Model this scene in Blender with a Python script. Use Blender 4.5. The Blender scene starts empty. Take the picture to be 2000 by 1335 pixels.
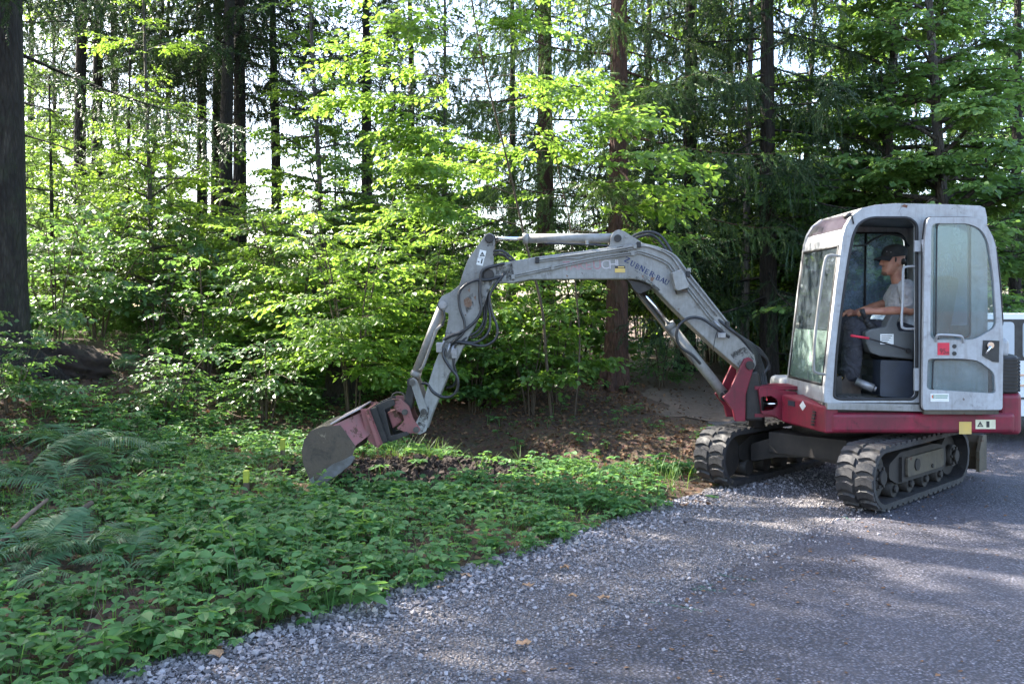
import bpy, bmesh, math, random
import numpy as np
from mathutils import Vector, Matrix
from mathutils.geometry import tessellate_polygon

# ------------------------------------------------------------------ camera, world, sun, exposure
F = 1750.0            # focal length in photo pixels (photo 2000 wide)
HOR = 600.0           # horizon row
CAMH = 1.6
scene = bpy.context.scene
C = scene.collection
cam_d = bpy.data.cameras.new('camera'); cam = bpy.data.objects.new('camera', cam_d); C.objects.link(cam)
cam.location = (0, 0, CAMH); cam.rotation_euler = (math.radians(90), 0, 0)
cam_d.sensor_width = 36; cam_d.lens = F / 2000 * 36; cam_d.shift_y = -67.5 / 2000
cam_d.clip_start = 0.05; cam_d.clip_end = 1500
scene.camera = cam

SUN_EL, SUN_AZ = 42.0, -60.0          # azimuth measured from +Y towards +X
world = bpy.data.worlds.new('World'); scene.world = world; world.use_nodes = True
wn = world.node_tree.nodes; wl = world.node_tree.links
bg = wn['Background']
sky = wn.new('ShaderNodeTexSky'); sky.sky_type = 'NISHITA'; sky.sun_disc = False
sky.sun_elevation = math.radians(SUN_EL); sky.sun_rotation = math.radians(SUN_AZ)
sky.air_density = 1.0; sky.dust_density = 2.5; sky.ozone_density = 1.0
wl.new(sky.outputs[0], bg.inputs[0]); bg.inputs[1].default_value = 0.15
sun_d = bpy.data.lights.new('sun', 'SUN'); sun = bpy.data.objects.new('sun', sun_d); C.objects.link(sun)
sun_d.energy = 5.0; sun_d.angle = math.radians(0.5); sun_d.color = (1.0, 0.93, 0.82)
_el, _az = math.radians(SUN_EL), math.radians(SUN_AZ)
TOSUN = Vector((math.cos(_el) * math.sin(_az), math.cos(_el) * math.cos(_az), math.sin(_el)))
sun.rotation_euler = (-TOSUN).to_track_quat('-Z', 'Y').to_euler()
scene.view_settings.view_transform = 'Standard'; scene.view_settings.look = 'None'
scene.view_settings.gamma = 1.0; scene.view_settings.use_curve_mapping = False
scene.view_settings.exposure = 2.58
scene.cycles.max_bounces = 8; scene.cycles.diffuse_bounces = 4; scene.cycles.transparent_max_bounces = 12
scene.cycles.transmission_bounces = 6; scene.cycles.glossy_bounces = 3
scene.cycles.sample_clamp_indirect = 6.0

rng = np.random.default_rng(7)
random.seed(7)

# ------------------------------------------------------------------ helpers
def P(px, py, D):
    return Vector(((px - 1000) / F * D, D, CAMH + (HOR - py) / F * D))

def XZ(px, py, D):
    return ((px - 1000) / F * D, CAMH + (HOR - py) / F * D)

def sm(x, a, b):
    t = np.clip((np.asarray(x, float) - a) / (b - a), 0, 1)
    return t * t * (3 - 2 * t)

def sstep(a, b, x): return sm(x, a, b)

class Geo:
    """collects vertices and faces of one mesh (world coordinates)"""
    def __init__(s): s.v = []; s.f = []; s.sm = []; s.mi = []; s.cur = 0
    def add(s, verts, faces, smooth=False):
        o = len(s.v)
        s.v.extend([tuple(p) for p in verts])
        for f in faces:
            s.f.append(tuple(i + o for i in f)); s.sm.append(smooth); s.mi.append(s.cur)
    def box(s, x0, x1, y0, y1, z0, z1):
        s.add([(x, y, z) for x in (x0, x1) for y in (y0, y1) for z in (z0, z1)],
              [(0, 1, 3, 2), (4, 6, 7, 5), (0, 4, 5, 1), (2, 3, 7, 6), (0, 2, 6, 4), (1, 5, 7, 3)])
        return s
    def obox(s, c, ax, ay, az, hx, hy, hz):
        c = Vector(c); ax = Vector(ax).normalized(); ay = Vector(ay).normalized(); az = Vector(az).normalized()
        s.add([c + ax * hx * i + ay * hy * j + az * hz * k for i in (-1, 1) for j in (-1, 1) for k in (-1, 1)],
              [(0, 1, 3, 2), (4, 6, 7, 5), (0, 4, 5, 1), (2, 3, 7, 6), (0, 2, 6, 4), (1, 5, 7, 3)])
        return s
    def tube(s, pts, r, n=8, cap=True, smooth=True):
        pts = [Vector(p) for p in pts]
        rs = r if isinstance(r, (list, tuple)) else [r] * len(pts)
        vs = []; prev = None
        for i, p in enumerate(pts):
            if i == 0: t = pts[1] - pts[0]
            elif i == len(pts) - 1: t = pts[-1] - pts[-2]
            else: t = (pts[i + 1] - pts[i]).normalized() + (pts[i] - pts[i - 1]).normalized()
            if t.length < 1e-9: t = Vector((0, 0, 1))
            t.normalize()
            if prev is None:
                a = Vector((0, 0, 1)) if abs(t.z) < 0.9 else Vector((1, 0, 0))
                u = t.cross(a).normalized()
            else:
                u = (prev - t * prev.dot(t)).normalized()
            prev = u; w = t.cross(u)
            for k in range(n):
                an = 2 * math.pi * k / n
                vs.append(p + (u * math.cos(an) + w * math.sin(an)) * rs[i])
        fs = []
        for i in range(len(pts) - 1):
            for k in range(n):
                a = i * n + k; b = i * n + (k + 1) % n
                fs.append((a, b, b + n, a + n))
        s.add(vs, fs, smooth)
        if cap:
            o = len(s.v) - len(vs)
            s.f.append(tuple(o + k for k in reversed(range(n)))); s.sm.append(False); s.mi.append(s.cur)
            s.f.append(tuple(o + len(vs) - n + k for k in range(n))); s.sm.append(False); s.mi.append(s.cur)
        return s
    def slab(s, loops, fn, t0, t1):
        """flat plate with holes: loops of (u,v), fn(u,v,t)->xyz, thickness t0..t1"""
        tris = tessellate_polygon([[Vector((u, v, 0)) for u, v in L] for L in loops])
        flat = [q for L in loops for q in L]; n = len(flat)
        vs = [fn(u, v, t0) for u, v in flat] + [fn(u, v, t1) for u, v in flat]
        fs = [tuple(t) for t in tris] + [tuple(i + n for i in reversed(t)) for t in tris]
        o = 0
        for L in loops:
            m = len(L)
            for i in range(m):
                a = o + i; b = o + (i + 1) % m
                fs.append((a, b, b + n, a + n))
            o += m
        s.add(vs, fs)
        return s
    def prism(s, poly, y0, y1):
        return s.slab([poly], lambda u, v, t: (u, t, v), y0, y1)
    def disc(s, c, axis, r, h, n=20, r2=None):
        axis = Vector(axis).normalized(); c = Vector(c)
        return s.tube([c - axis * h / 2, c + axis * h / 2], [r, r if r2 is None else r2], n)
    def ball(s, c, rx, ry, rz, nu=10, nv=8):
        vs = []; fs = []
        for j in range(nv + 1):
            th = math.pi * j / nv
            for i in range(nu):
                a = 2 * math.pi * i / nu
                vs.append((c[0] + rx * math.sin(th) * math.cos(a), c[1] + ry * math.sin(th) * math.sin(a), c[2] + rz * math.cos(th)))
        for j in range(nv):
            for i in range(nu):
                fs.append((j * nu + i, j * nu + (i + 1) % nu, (j + 1) * nu + (i + 1) % nu, (j + 1) * nu + i))
        s.add(vs, fs, True); return s

def roundpoly(pts, r, n=4):
    """round the corners of a 2-D polygon; r a number or list"""
    out = []; N = len(pts)
    for i in range(N):
        a = Vector(pts[i - 1]); b = Vector(pts[i]); c = Vector(pts[(i + 1) % N])
        rr = r[i] if isinstance(r, (list, tuple)) else r
        d1 = (a - b); d2 = (c - b)
        L = min(rr, d1.length * 0.45, d2.length * 0.45)
        if L < 1e-6: out.append((b.x, b.y)); continue
        p1 = b + d1.normalized() * L; p2 = b + d2.normalized() * L
        for k in range(n + 1):
            t = k / n
            q = p1 * (1 - t) ** 2 + b * 2 * t * (1 - t) + p2 * t * t
            out.append((q.x, q.y))
    return out

def smooth_path(pts, sub=6):
    pts = [Vector(p) for p in pts]
    if len(pts) < 3: return pts
    out = []
    for i in range(len(pts) - 1):
        p0 = pts[max(i - 1, 0)]; p1 = pts[i]; p2 = pts[i + 1]; p3 = pts[min(i + 2, len(pts) - 1)]
        for k in range(sub):
            t = k / sub
            out.append(0.5 * ((2 * p1) + (p2 - p0) * t + (2 * p0 - 5 * p1 + 4 * p2 - p3) * t * t + (3 * p1 - p0 - 3 * p2 + p3) * t ** 3))
    out.append(pts[-1]); return out

def obj(name, geo, mats, parent=None, bevel=0, origin=None, seg=2):
    """link Geo as one mesh object; vertices are world coordinates"""
    base = Vector((0, 0, 0))
    if parent is not None:
        r = parent
        while r.parent is not None: r = r.parent
        base = Vector(r.location)
        if parent.parent is not None or parent.type == 'MESH':
            pass
    elif origin is not None: base = Vector(origin)
    me = bpy.data.meshes.new(name)
    me.from_pydata([(v[0] - base.x, v[1] - base.y, v[2] - base.z) for v in geo.v], [], geo.f)
    if not isinstance(mats, (list, tuple)): mats = [mats]
    for m in mats: me.materials.append(m)
    me.polygons.foreach_set('use_smooth', geo.sm); me.polygons.foreach_set('material_index', geo.mi)
    bm = bmesh.new(); bm.from_mesh(me); bmesh.ops.recalc_face_normals(bm, faces=bm.faces); bm.to_mesh(me); bm.free()
    me.update()
    o = bpy.data.objects.new(name, me); C.objects.link(o)
    if parent is not None: o.parent = parent
    elif origin is not None: o.location = base
    if bevel:
        b = o.modifiers.new('bevel', 'BEVEL'); b.width = bevel; b.segments = seg; b.limit_method = 'ANGLE'; b.angle_limit = math.radians(35)
    return o

def thing(name, label, cat, loc, group=None):
    o = bpy.data.objects.new(name, None); C.objects.link(o); o.location = loc; o.empty_display_size = 0.2
    return tag(o, label, cat, group)

def tag(o, label=None, cat=None, group=None, kind=None):
    if label: o['label'] = label
    if cat: o['category'] = cat
    if group: o['group'] = group
    if kind: o['kind'] = kind
    return o

def np_mesh(name, verts, quads, mat, smooth=False):
    """fast mesh from arrays: verts (N,3), quads (M,4)"""
    me = bpy.data.meshes.new(name)
    nv, nf = len(verts), len(quads)
    me.vertices.add(nv); me.vertices.foreach_set('co', np.ascontiguousarray(verts, dtype=np.float32).ravel())
    me.loops.add(nf * 4); me.loops.foreach_set('vertex_index', np.ascontiguousarray(quads, dtype=np.int32).ravel())
    me.polygons.add(nf); me.polygons.foreach_set('loop_start', np.arange(0, nf * 4, 4, dtype=np.int32))
    me.polygons.foreach_set('use_smooth', np.full(nf, smooth))
    me.materials.append(mat); me.update(calc_edges=True); me.validate()
    return me

def instance_np(pv, pq, mats, locs):
    """replicate a proto (V,3),(Q,4) with N 3x3 matrices and locations"""
    N = len(locs); V = len(pv)
    v = np.einsum('nij,vj->nvi', mats, pv) + locs[:, None, :]
    q = pq[None] + (np.arange(N) * V)[:, None, None]
    return v.reshape(-1, 3), q.reshape(-1, 4)

def merge_np(parts):
    vs = []; qs = []; o = 0
    for v, q in parts:
        if len(v) == 0: continue
        vs.append(v); qs.append(q + o); o += len(v)
    return np.concatenate(vs), np.concatenate(qs)

def frames(heading, pitch, roll, scale):
    """rotation matrices: local +Y points along heading (azimuth, 0 = +X) and pitch (elevation)"""
    ch, sh = np.cos(heading), np.sin(heading); cp, sp = np.cos(pitch), np.sin(pitch)
    fwd = np.stack([ch * cp, sh * cp, sp], -1)
    side0 = np.stack([sh, -ch, np.zeros_like(ch)], -1)
    up0 = np.cross(side0, fwd)
    cr, sr = np.cos(roll)[:, None], np.sin(roll)[:, None]
    side = side0 * cr + up0 * sr
    up = np.cross(side, fwd)
    return np.stack([side, fwd, up], -1) * np.asarray(scale)[:, None, None]

def np_tube(pts, r, n=5):
    g = Geo(); g.tube(pts, r, n, cap=False)
    return np.array(g.v), np.array(g.f)

# ------------------------------------------------------------------ materials
MATS = {}
def nodes_of(name):
    m = bpy.data.materials.new(name); m.use_nodes = True
    nt = m.node_tree; b = nt.nodes['Principled BSDF']
    MATS[name] = m
    return m, nt, b

def ramp(nt, fac, stops):
    r = nt.nodes.new('ShaderNodeValToRGB')
    while len(r.color_ramp.elements) > 1: r.color_ramp.elements.remove(r.color_ramp.elements[-1])
    for i, (p, c) in enumerate(stops):
        e = r.color_ramp.elements[0] if i == 0 else r.color_ramp.elements.new(p)
        e.position = p; e.color = (*c, 1) if len(c) == 3 else c
    nt.links.new(fac, r.inputs[0]); return r.outputs[0]

def noise(nt, scale, detail=4, rough=0.55, coord='Object', dist=0.0):
    tc = nt.nodes.new('ShaderNodeTexCoord'); n = nt.nodes.new('ShaderNodeTexNoise')
    n.inputs['Scale'].default_value = scale; n.inputs['Detail'].default_value = detail
    n.inputs['Roughness'].default_value = rough; n.inputs['Distortion'].default_value = dist
    nt.links.new(tc.outputs[coord], n.inputs['Vector']); return n.outputs['Fac']

def voro(nt, scale, coord='Object', feature='F1', out='Distance', rnd=1.0):
    tc = nt.nodes.new('ShaderNodeTexCoord'); n = nt.nodes.new('ShaderNodeTexVoronoi'); n.feature = feature
    n.inputs['Scale'].default_value = scale; n.inputs['Randomness'].default_value = rnd
    nt.links.new(tc.outputs[coord], n.inputs['Vector']); return n.outputs[out]

def mixc(nt, fac, a, b, mode='MIX'):
    m = nt.nodes.new('ShaderNodeMix'); m.data_type = 'RGBA'; m.blend_type = mode
    for i, x in ((0, fac), (6, a), (7, b)):
        if hasattr(x, 'links') or hasattr(x, 'is_linked'): nt.links.new(x, m.inputs[i])
        elif i == 0: m.inputs[0].default_value = x
        else: m.inputs[i].default_value = (*x, 1)
    return m.outputs[2]

def bump(nt, b, h, strength=0.3, dist=0.01):
    n = nt.nodes.new('ShaderNodeBump'); n.inputs['Strength'].default_value = strength; n.inputs['Distance'].default_value = dist
    nt.links.new(h, n.inputs['Height']); nt.links.new(n.outputs[0], b.inputs['Normal']); return n

def simple(name, c1, c2=None, scale=8, rough=0.5, metal=0.0, bmp=0.0, spec=0.5):
    m, nt, b = nodes_of(name)
    b.inputs['Roughness'].default_value = rough; b.inputs['Metallic'].default_value = metal
    b.inputs['Specular IOR Level'].default_value = spec
    n = noise(nt, scale)
    nt.links.new(ramp(nt, n, [(0.35, c1), (0.68, c2 or tuple(x * 0.75 for x in c1))]), b.inputs['Base Color'])
    if bmp: bump(nt, b, noise(nt, scale * 6), bmp, 0.004)
    return m

def paint(name, base, grime, rust=(0.075, 0.032, 0.016), rough=0.38, amt=0.5, chips=0.66):
    """worn machine paint: broad grime, run-down streaks, fine scratches, speckled chips down to rust"""
    m, nt, b = nodes_of(name)
    g1 = noise(nt, 2.3, 6, 0.65); g2 = noise(nt, 22, 5, 0.7); g3 = noise(nt, 9, 8, 0.75); g4 = noise(nt, 5.5, 9, 0.8, dist=0.6)
    def stretched(sc, scale, detail=5):
        tc = nt.nodes.new('ShaderNodeTexCoord'); mp = nt.nodes.new('ShaderNodeMapping'); mp.inputs['Scale'].default_value = sc
        nt.links.new(tc.outputs['Object'], mp.inputs[0]); n = nt.nodes.new('ShaderNodeTexNoise'); n.inputs['Scale'].default_value = scale; n.inputs['Detail'].default_value = detail
        n.inputs['Roughness'].default_value = 0.7; nt.links.new(mp.outputs[0], n.inputs['Vector']); return n.outputs['Fac']
    runs = stretched((1, 1, 0.09), 26); scr = stretched((0.12, 1, 1), 60, 3)
    c = mixc(nt, ramp(nt, g1, [(0.40, (0, 0, 0)), (0.72, (amt, amt, amt))]), base, grime)
    c = mixc(nt, ramp(nt, runs, [(0.50, (0, 0, 0)), (0.75, (0.55, 0.55, 0.55))]), c, grime)
    c = mixc(nt, ramp(nt, g2, [(0.3, (0.3, 0.3, 0.3)), (0.6, (0, 0, 0))]), c, grime)
    c = mixc(nt, ramp(nt, g4, [(0.57, (0, 0, 0)), (0.70, (0.8, 0.8, 0.8))]), c, tuple(x * 0.45 for x in grime))
    c = mixc(nt, ramp(nt, scr, [(0.70, (0, 0, 0)), (0.74, (0.6, 0.6, 0.6))]), c, tuple(x * 0.4 for x in grime))
    c = mixc(nt, ramp(nt, g3, [(chips, (0, 0, 0)), (chips + 0.02, (1, 1, 1))]), c, rust)
    nt.links.new(c, b.inputs['Base Color'])
    nt.links.new(ramp(nt, g1, [(0.3, (rough,) * 3), (0.8, (min(1, rough + 0.3),) * 3)]), b.inputs['Roughness'])
    b.inputs['Specular IOR Level'].default_value = 0.4
    bump(nt, b, g2, 0.10, 0.004)
    return m

def leafmat(name, c_dark, c_light, t_col, trans=0.45, rough=0.45, spec=0.5):
    m, nt, b = nodes_of(name)
    geo = nt.nodes.new('ShaderNodeNewGeometry')
    r = geo.outputs['Random Per Island']
    col = ramp(nt, r, [(0.0, c_dark), (0.7, c_light), (1.0, tuple(min(1, x * 1.25) for x in c_light))])
    nt.links.new(col, b.inputs['Base Color'])
    b.inputs['Roughness'].default_value = rough; b.inputs['Specular IOR Level'].default_value = spec
    tr = nt.nodes.new('ShaderNodeBsdfTranslucent')
    tcol = ramp(nt, r, [(0.0, tuple(x * 0.7 for x in t_col)), (1.0, t_col)])
    nt.links.new(tcol, tr.inputs[0])
    mx = nt.nodes.new('ShaderNodeMixShader'); mx.inputs[0].default_value = trans
    nt.links.new(b.outputs[0], mx.inputs[1]); nt.links.new(tr.outputs[0], mx.inputs[2])
    nt.links.new(mx.outputs[0], nt.nodes['Material Output'].inputs[0])
    return m

def glass(name, tint, dirt_col, dirt=0.25, rough=0.02, scale=6):
    m, nt, b = nodes_of(name)
    tp = nt.nodes.new('ShaderNodeBsdfTransparent'); tp.inputs[0].default_value = (*tint, 1)
    gl = nt.nodes.new('ShaderNodeBsdfGlossy'); gl.inputs['Roughness'].default_value = rough
    fr = nt.nodes.new('ShaderNodeFresnel'); fr.inputs[0].default_value = 1.5
    m1 = nt.nodes.new('ShaderNodeMixShader'); nt.links.new(fr.outputs[0], m1.inputs[0])
    nt.links.new(tp.outputs[0], m1.inputs[1]); nt.links.new(gl.outputs[0], m1.inputs[2])
    df = nt.nodes.new('ShaderNodeBsdfDiffuse'); df.inputs[0].default_value = (*dirt_col, 1)
    n = noise(nt, scale, 8, 0.7)
    m2 = nt.nodes.new('ShaderNodeMixShader')
    nt.links.new(ramp(nt, n, [(0.3, (dirt * 0.35,) * 3), (0.55, (dirt * 0.7,) * 3), (0.72, (dirt * 1.8,) * 3)]), m2.inputs[0])
    nt.links.new(m1.outputs[0], m2.inputs[1]); nt.links.new(df.outputs[0], m2.inputs[2])
    nt.links.new(m2.outputs[0], nt.nodes['Material Output'].inputs[0])
    return m

GREY = paint('grey_white_paint', (0.285, 0.285, 0.275), (0.10, 0.086, 0.068), amt=0.6, chips=0.645)
CABW = paint('cab_white_paint', (0.40, 0.415, 0.435), (0.17, 0.155, 0.135), amt=0.45, chips=0.65, rough=0.32)
RED = paint('magenta_red_paint', (0.23, 0.012, 0.036), (0.045, 0.020, 0.020), amt=0.7, rough=0.33, chips=0.645)
BUCKRED = paint('worn_red_paint', (0.27, 0.085, 0.085), (0.14, 0.10, 0.085), amt=0.8, rough=0.5, chips=0.56)
STEEL_MUD = paint('muddy_steel', (0.036, 0.030, 0.024), (0.13, 0.108, 0.075), rough=0.6, amt=0.95, chips=0.6)
STEEL_PIN = simple('greasy_pin_steel', (0.05, 0.047, 0.045), (0.12, 0.115, 0.11), 14, 0.4, 0.6, 0.2)
STEEL_OLD = simple('muddy_steel_plain', (0.11, 0.095, 0.075), (0.05, 0.042, 0.035), 9, 0.65, 0.25, 0.35)
STEEL_WORN = simple('worn_steel', (0.30, 0.30, 0.31), (0.20, 0.19, 0.19), 14, 0.45, 0.6, 0.2)
def muddy(name, c1, c2, c3, scale, rough):
    m, nt, b = nodes_of(name)
    a = noise(nt, scale, 9, 0.72, dist=0.4); f = noise(nt, scale * 7, 6, 0.7)
    c = ramp(nt, a, [(0.36, c1), (0.50, c2), (0.60, c2), (0.66, c3)])
    c = mixc(nt, ramp(nt, f, [(0.5, (0, 0, 0)), (0.7, (0.5, 0.5, 0.5))]), c, c1)
    nt.links.new(c, b.inputs['Base Color']); nt.links.new(ramp(nt, a, [(0.4, (rough,) * 3), (0.65, (0.9, 0.9, 0.9))]), b.inputs['Roughness'])
    bump(nt, b, a, 0.5, 0.012); return m
BUCKSTEEL = muddy('mud_caked_bucket_steel', (0.036, 0.027, 0.020), (0.085, 0.064, 0.045), (0.22, 0.18, 0.125), 6.5, 0.5)
CHROME = simple('chrome_rod', (0.75, 0.76, 0.78), (0.6, 0.6, 0.62), 5, 0.15, 1.0)
BLACKM = simple('black_greasy_steel', (0.016, 0.015, 0.015), (0.035, 0.03, 0.028), 12, 0.5, 0.2, 0.3)
DARKFR = simple('dark_track_frame', (0.030, 0.024, 0.020), (0.013, 0.011, 0.010), 7, 0.7, 0.1, 0.4)
RUBBER = muddy('track_rubber', (0.012, 0.012, 0.014), (0.028, 0.026, 0.027), (0.075, 0.062, 0.048), 9, 0.5)
LUGM = muddy('lug_rubber', (0.014, 0.014, 0.016), (0.036, 0.034, 0.035), (0.09, 0.078, 0.064), 13, 0.42)
HOSE = simple('hose_rubber', (0.012, 0.013, 0.016), (0.03, 0.03, 0.033), 30, 0.38, 0.0, 0.2)
SEAL = simple('black_seal', (0.01, 0.01, 0.011), (0.02, 0.02, 0.021), 20, 0.6)
PLASTIC = simple('grey_plastic', (0.10, 0.105, 0.105), (0.07, 0.072, 0.072), 6, 0.55)
NAVYBOX = simple('dark_blue_plastic', (0.028, 0.035, 0.052), (0.018, 0.022, 0.03), 6, 0.5)
LINER = simple('dark_headliner', (0.025, 0.035, 0.038), (0.045, 0.055, 0.06), 5, 0.6)
INNER = simple('cab_inner_panel', (0.45, 0.46, 0.47), (0.32, 0.32, 0.32), 5, 0.6)
FLOORM = simple('dusty_cab_floor', (0.22, 0.20, 0.18), (0.11, 0.10, 0.09), 12, 0.8, 0, 0.4)
VISOR = simple('smoked_roof_panel', (0.045, 0.035, 0.05), (0.07, 0.06, 0.075), 4, 0.18)
BLUETXT = simple('blue_lettering', (0.004, 0.016, 0.075), (0.006, 0.022, 0.10), 30, 0.5)
REDTXT = simple('faded_red_lettering', (0.30, 0.11, 0.12), (0.36, 0.24, 0.25), 30, 0.5)
PALETXT = simple('faded_pale_lettering', (0.40, 0.36, 0.37), (0.44, 0.42, 0.42), 30, 0.5)
STK_Y = simple('yellow_sticker', (0.62, 0.42, 0.10), (0.5, 0.36, 0.12), 15, 0.5)
STK_P = simple('pale_sticker', (0.66, 0.64, 0.45), (0.55, 0.5, 0.36), 15, 0.5)
STK_W = simple('white_sticker', (0.75, 0.75, 0.72), (0.62, 0.62, 0.6), 15, 0.5)
STK_R = simple('red_sticker', (0.62, 0.02, 0.05), (0.5, 0.02, 0.05), 15, 0.45)
STK_G = simple('sticker_green', (0.10, 0.22, 0.14), (0.13, 0.25, 0.17), 15, 0.5)
STK_O = simple('sticker_orange', (0.6, 0.16, 0.06), (0.5, 0.14, 0.06), 15, 0.5)
INK = simple('sticker_black', (0.015, 0.015, 0.015), (0.03, 0.03, 0.03), 15, 0.5)
GL_CLEAR = glass('dusty_glass', (0.88, 0.94, 0.96), (0.40, 0.50, 0.58), 0.09)
GL_SIDE = glass('blue_dusty_glass', (0.84, 0.91, 0.95), (0.42, 0.55, 0.72), 0.34, scale=7)
GL_GREEN = glass('green_tinted_glass', (0.66, 0.82, 0.78), (0.40, 0.54, 0.49), 0.36, scale=5)
GL_DOOR = glass('dirty_door_glass', (0.86, 0.94, 0.96), (0.48, 0.55, 0.57), 0.13, scale=5)
GL_CAR = glass('car_glass', (0.35, 0.42, 0.45), (0.3, 0.33, 0.35), 0.10)
SKIN = simple('skin', (0.47, 0.22, 0.14), (0.36, 0.14, 0.09), 22, 0.5)
SHIRT = simple('grey_tshirt', (0.42, 0.40, 0.405), (0.31, 0.295, 0.30), 12, 0.9, 0, 0.3)
def fold(m, sc, st):
    nt = m.node_tree; b = nt.nodes['Principled BSDF']; bump(nt, b, noise(nt, sc, 3, 0.5, dist=1.5), st, 0.05)
fold(SHIRT, 9, 0.9)
PANTS = simple('dark_work_trousers', (0.026, 0.026, 0.034), (0.042, 0.041, 0.048), 14, 0.9, 0, 0.4)
fold(PANTS, 8, 0.9)
BOOT = simple('brown_work_boot', (0.034, 0.022, 0.016), (0.06, 0.042, 0.03), 18, 0.7, 0, 0.4)
CAPM = simple('dark_cap', (0.022, 0.021, 0.022), (0.04, 0.038, 0.038), 20, 0.9)
HAIRM = simple('dark_hair', (0.018, 0.012, 0.009), (0.03, 0.02, 0.014), 60, 0.6)
CARW = simple('white_car_paint', (0.72, 0.76, 0.78), (0.66, 0.70, 0.73), 2, 0.18)
VANW = simple('pale_blue_van_paint', (0.62, 0.74, 0.78), (0.56, 0.68, 0.73), 2, 0.2)

def bark(name, c1, c2, c3, scale=7):
    m, nt, b = nodes_of(name)
    tc = nt.nodes.new('ShaderNodeTexCoord'); mp = nt.nodes.new('ShaderNodeMapping'); mp.inputs['Scale'].default_value = (1, 1, 0.28)
    nt.links.new(tc.outputs['Object'], mp.inputs[0])
    v = nt.nodes.new('ShaderNodeTexVoronoi'); v.inputs['Scale'].default_value = scale * 4; nt.links.new(mp.outputs[0], v.inputs['Vector'])
    n = nt.nodes.new('ShaderNodeTexNoise'); n.inputs['Scale'].default_value = scale; n.inputs['Detail'].default_value = 8; nt.links.new(mp.outputs[0], n.inputs['Vector'])
    c = ramp(nt, n.outputs['Fac'], [(0.3, c1), (0.55, c2), (0.75, c3)])
    c = mixc(nt, ramp(nt, v.outputs['Distance'], [(0.0, (0, 0, 0)), (0.6, (0.7, 0.7, 0.7))]), c, c1)
    c = mixc(nt, ramp(nt, noise(nt, 3.1, 7, 0.7), [(0.52, (0, 0, 0)), (0.70, (0.5, 0.5, 0.5))]), c, (0.035, 0.045, 0.02))
    nt.links.new(c, b.inputs['Base Color']); b.inputs['Roughness'].default_value = 0.9
    bump(nt, b, v.outputs['Distance'], 1.0, 0.035)
    return m
BARK_D = bark('dark_spruce_bark', (0.012, 0.009, 0.007), (0.036, 0.027, 0.021), (0.085, 0.070, 0.056))
BARK_R = bark('red_brown_spruce_bark', (0.042, 0.020, 0.013), (0.10, 0.044, 0.028), (0.15, 0.078, 0.055))
BARK_G = bark('grey_bark', (0.06, 0.052, 0.047), (0.12, 0.105, 0.095), (0.19, 0.175, 0.16))
BARK_B = bark('birch_bark', (0.07, 0.06, 0.055), (0.42, 0.38, 0.35), (0.58, 0.54, 0.51), 5)
TWIG = simple('brown_twig', (0.06, 0.042, 0.028), (0.10, 0.075, 0.05), 20, 0.9)
DEADTWIG = simple('pale_dead_twig', (0.17, 0.12, 0.085), (0.10, 0.07, 0.05), 20, 0.9)

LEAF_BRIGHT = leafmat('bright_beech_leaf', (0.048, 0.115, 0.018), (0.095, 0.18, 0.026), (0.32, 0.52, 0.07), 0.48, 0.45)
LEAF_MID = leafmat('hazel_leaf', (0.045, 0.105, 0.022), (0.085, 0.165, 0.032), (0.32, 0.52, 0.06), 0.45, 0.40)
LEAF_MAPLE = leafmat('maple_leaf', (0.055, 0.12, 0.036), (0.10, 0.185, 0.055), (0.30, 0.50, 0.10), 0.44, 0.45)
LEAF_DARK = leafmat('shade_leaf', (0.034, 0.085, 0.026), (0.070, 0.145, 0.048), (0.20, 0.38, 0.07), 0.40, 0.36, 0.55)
LEAF_GROUND = leafmat('ground_cover_leaf', (0.042, 0.108, 0.035), (0.096, 0.205, 0.070), (0.26, 0.50, 0.09), 0.40, 0.50, 0.28)
FERNM = leafmat('fern_green', (0.05, 0.115, 0.05), (0.10, 0.19, 0.095), (0.18, 0.33, 0.10), 0.35, 0.55, 0.3)
GRASSM = leafmat('grass_green', (0.05, 0.11, 0.02), (0.11, 0.20, 0.04), (0.22, 0.38, 0.05), 0.35, 0.5)
NEEDLE = leafmat('spruce_needle', (0.014, 0.034, 0.014), (0.030, 0.062, 0.026), (0.06, 0.12, 0.03), 0.25, 0.5)
NEEDLE_L = leafmat('light_spruce_needle', (0.030, 0.065, 0.022), (0.065, 0.115, 0.034), (0.14, 0.24, 0.05), 0.32, 0.5)
LITTER = leafmat('dead_leaf', (0.075, 0.042, 0.024), (0.18, 0.105, 0.06), (0.20, 0.10, 0.05), 0.2, 0.75, 0.3)

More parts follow.
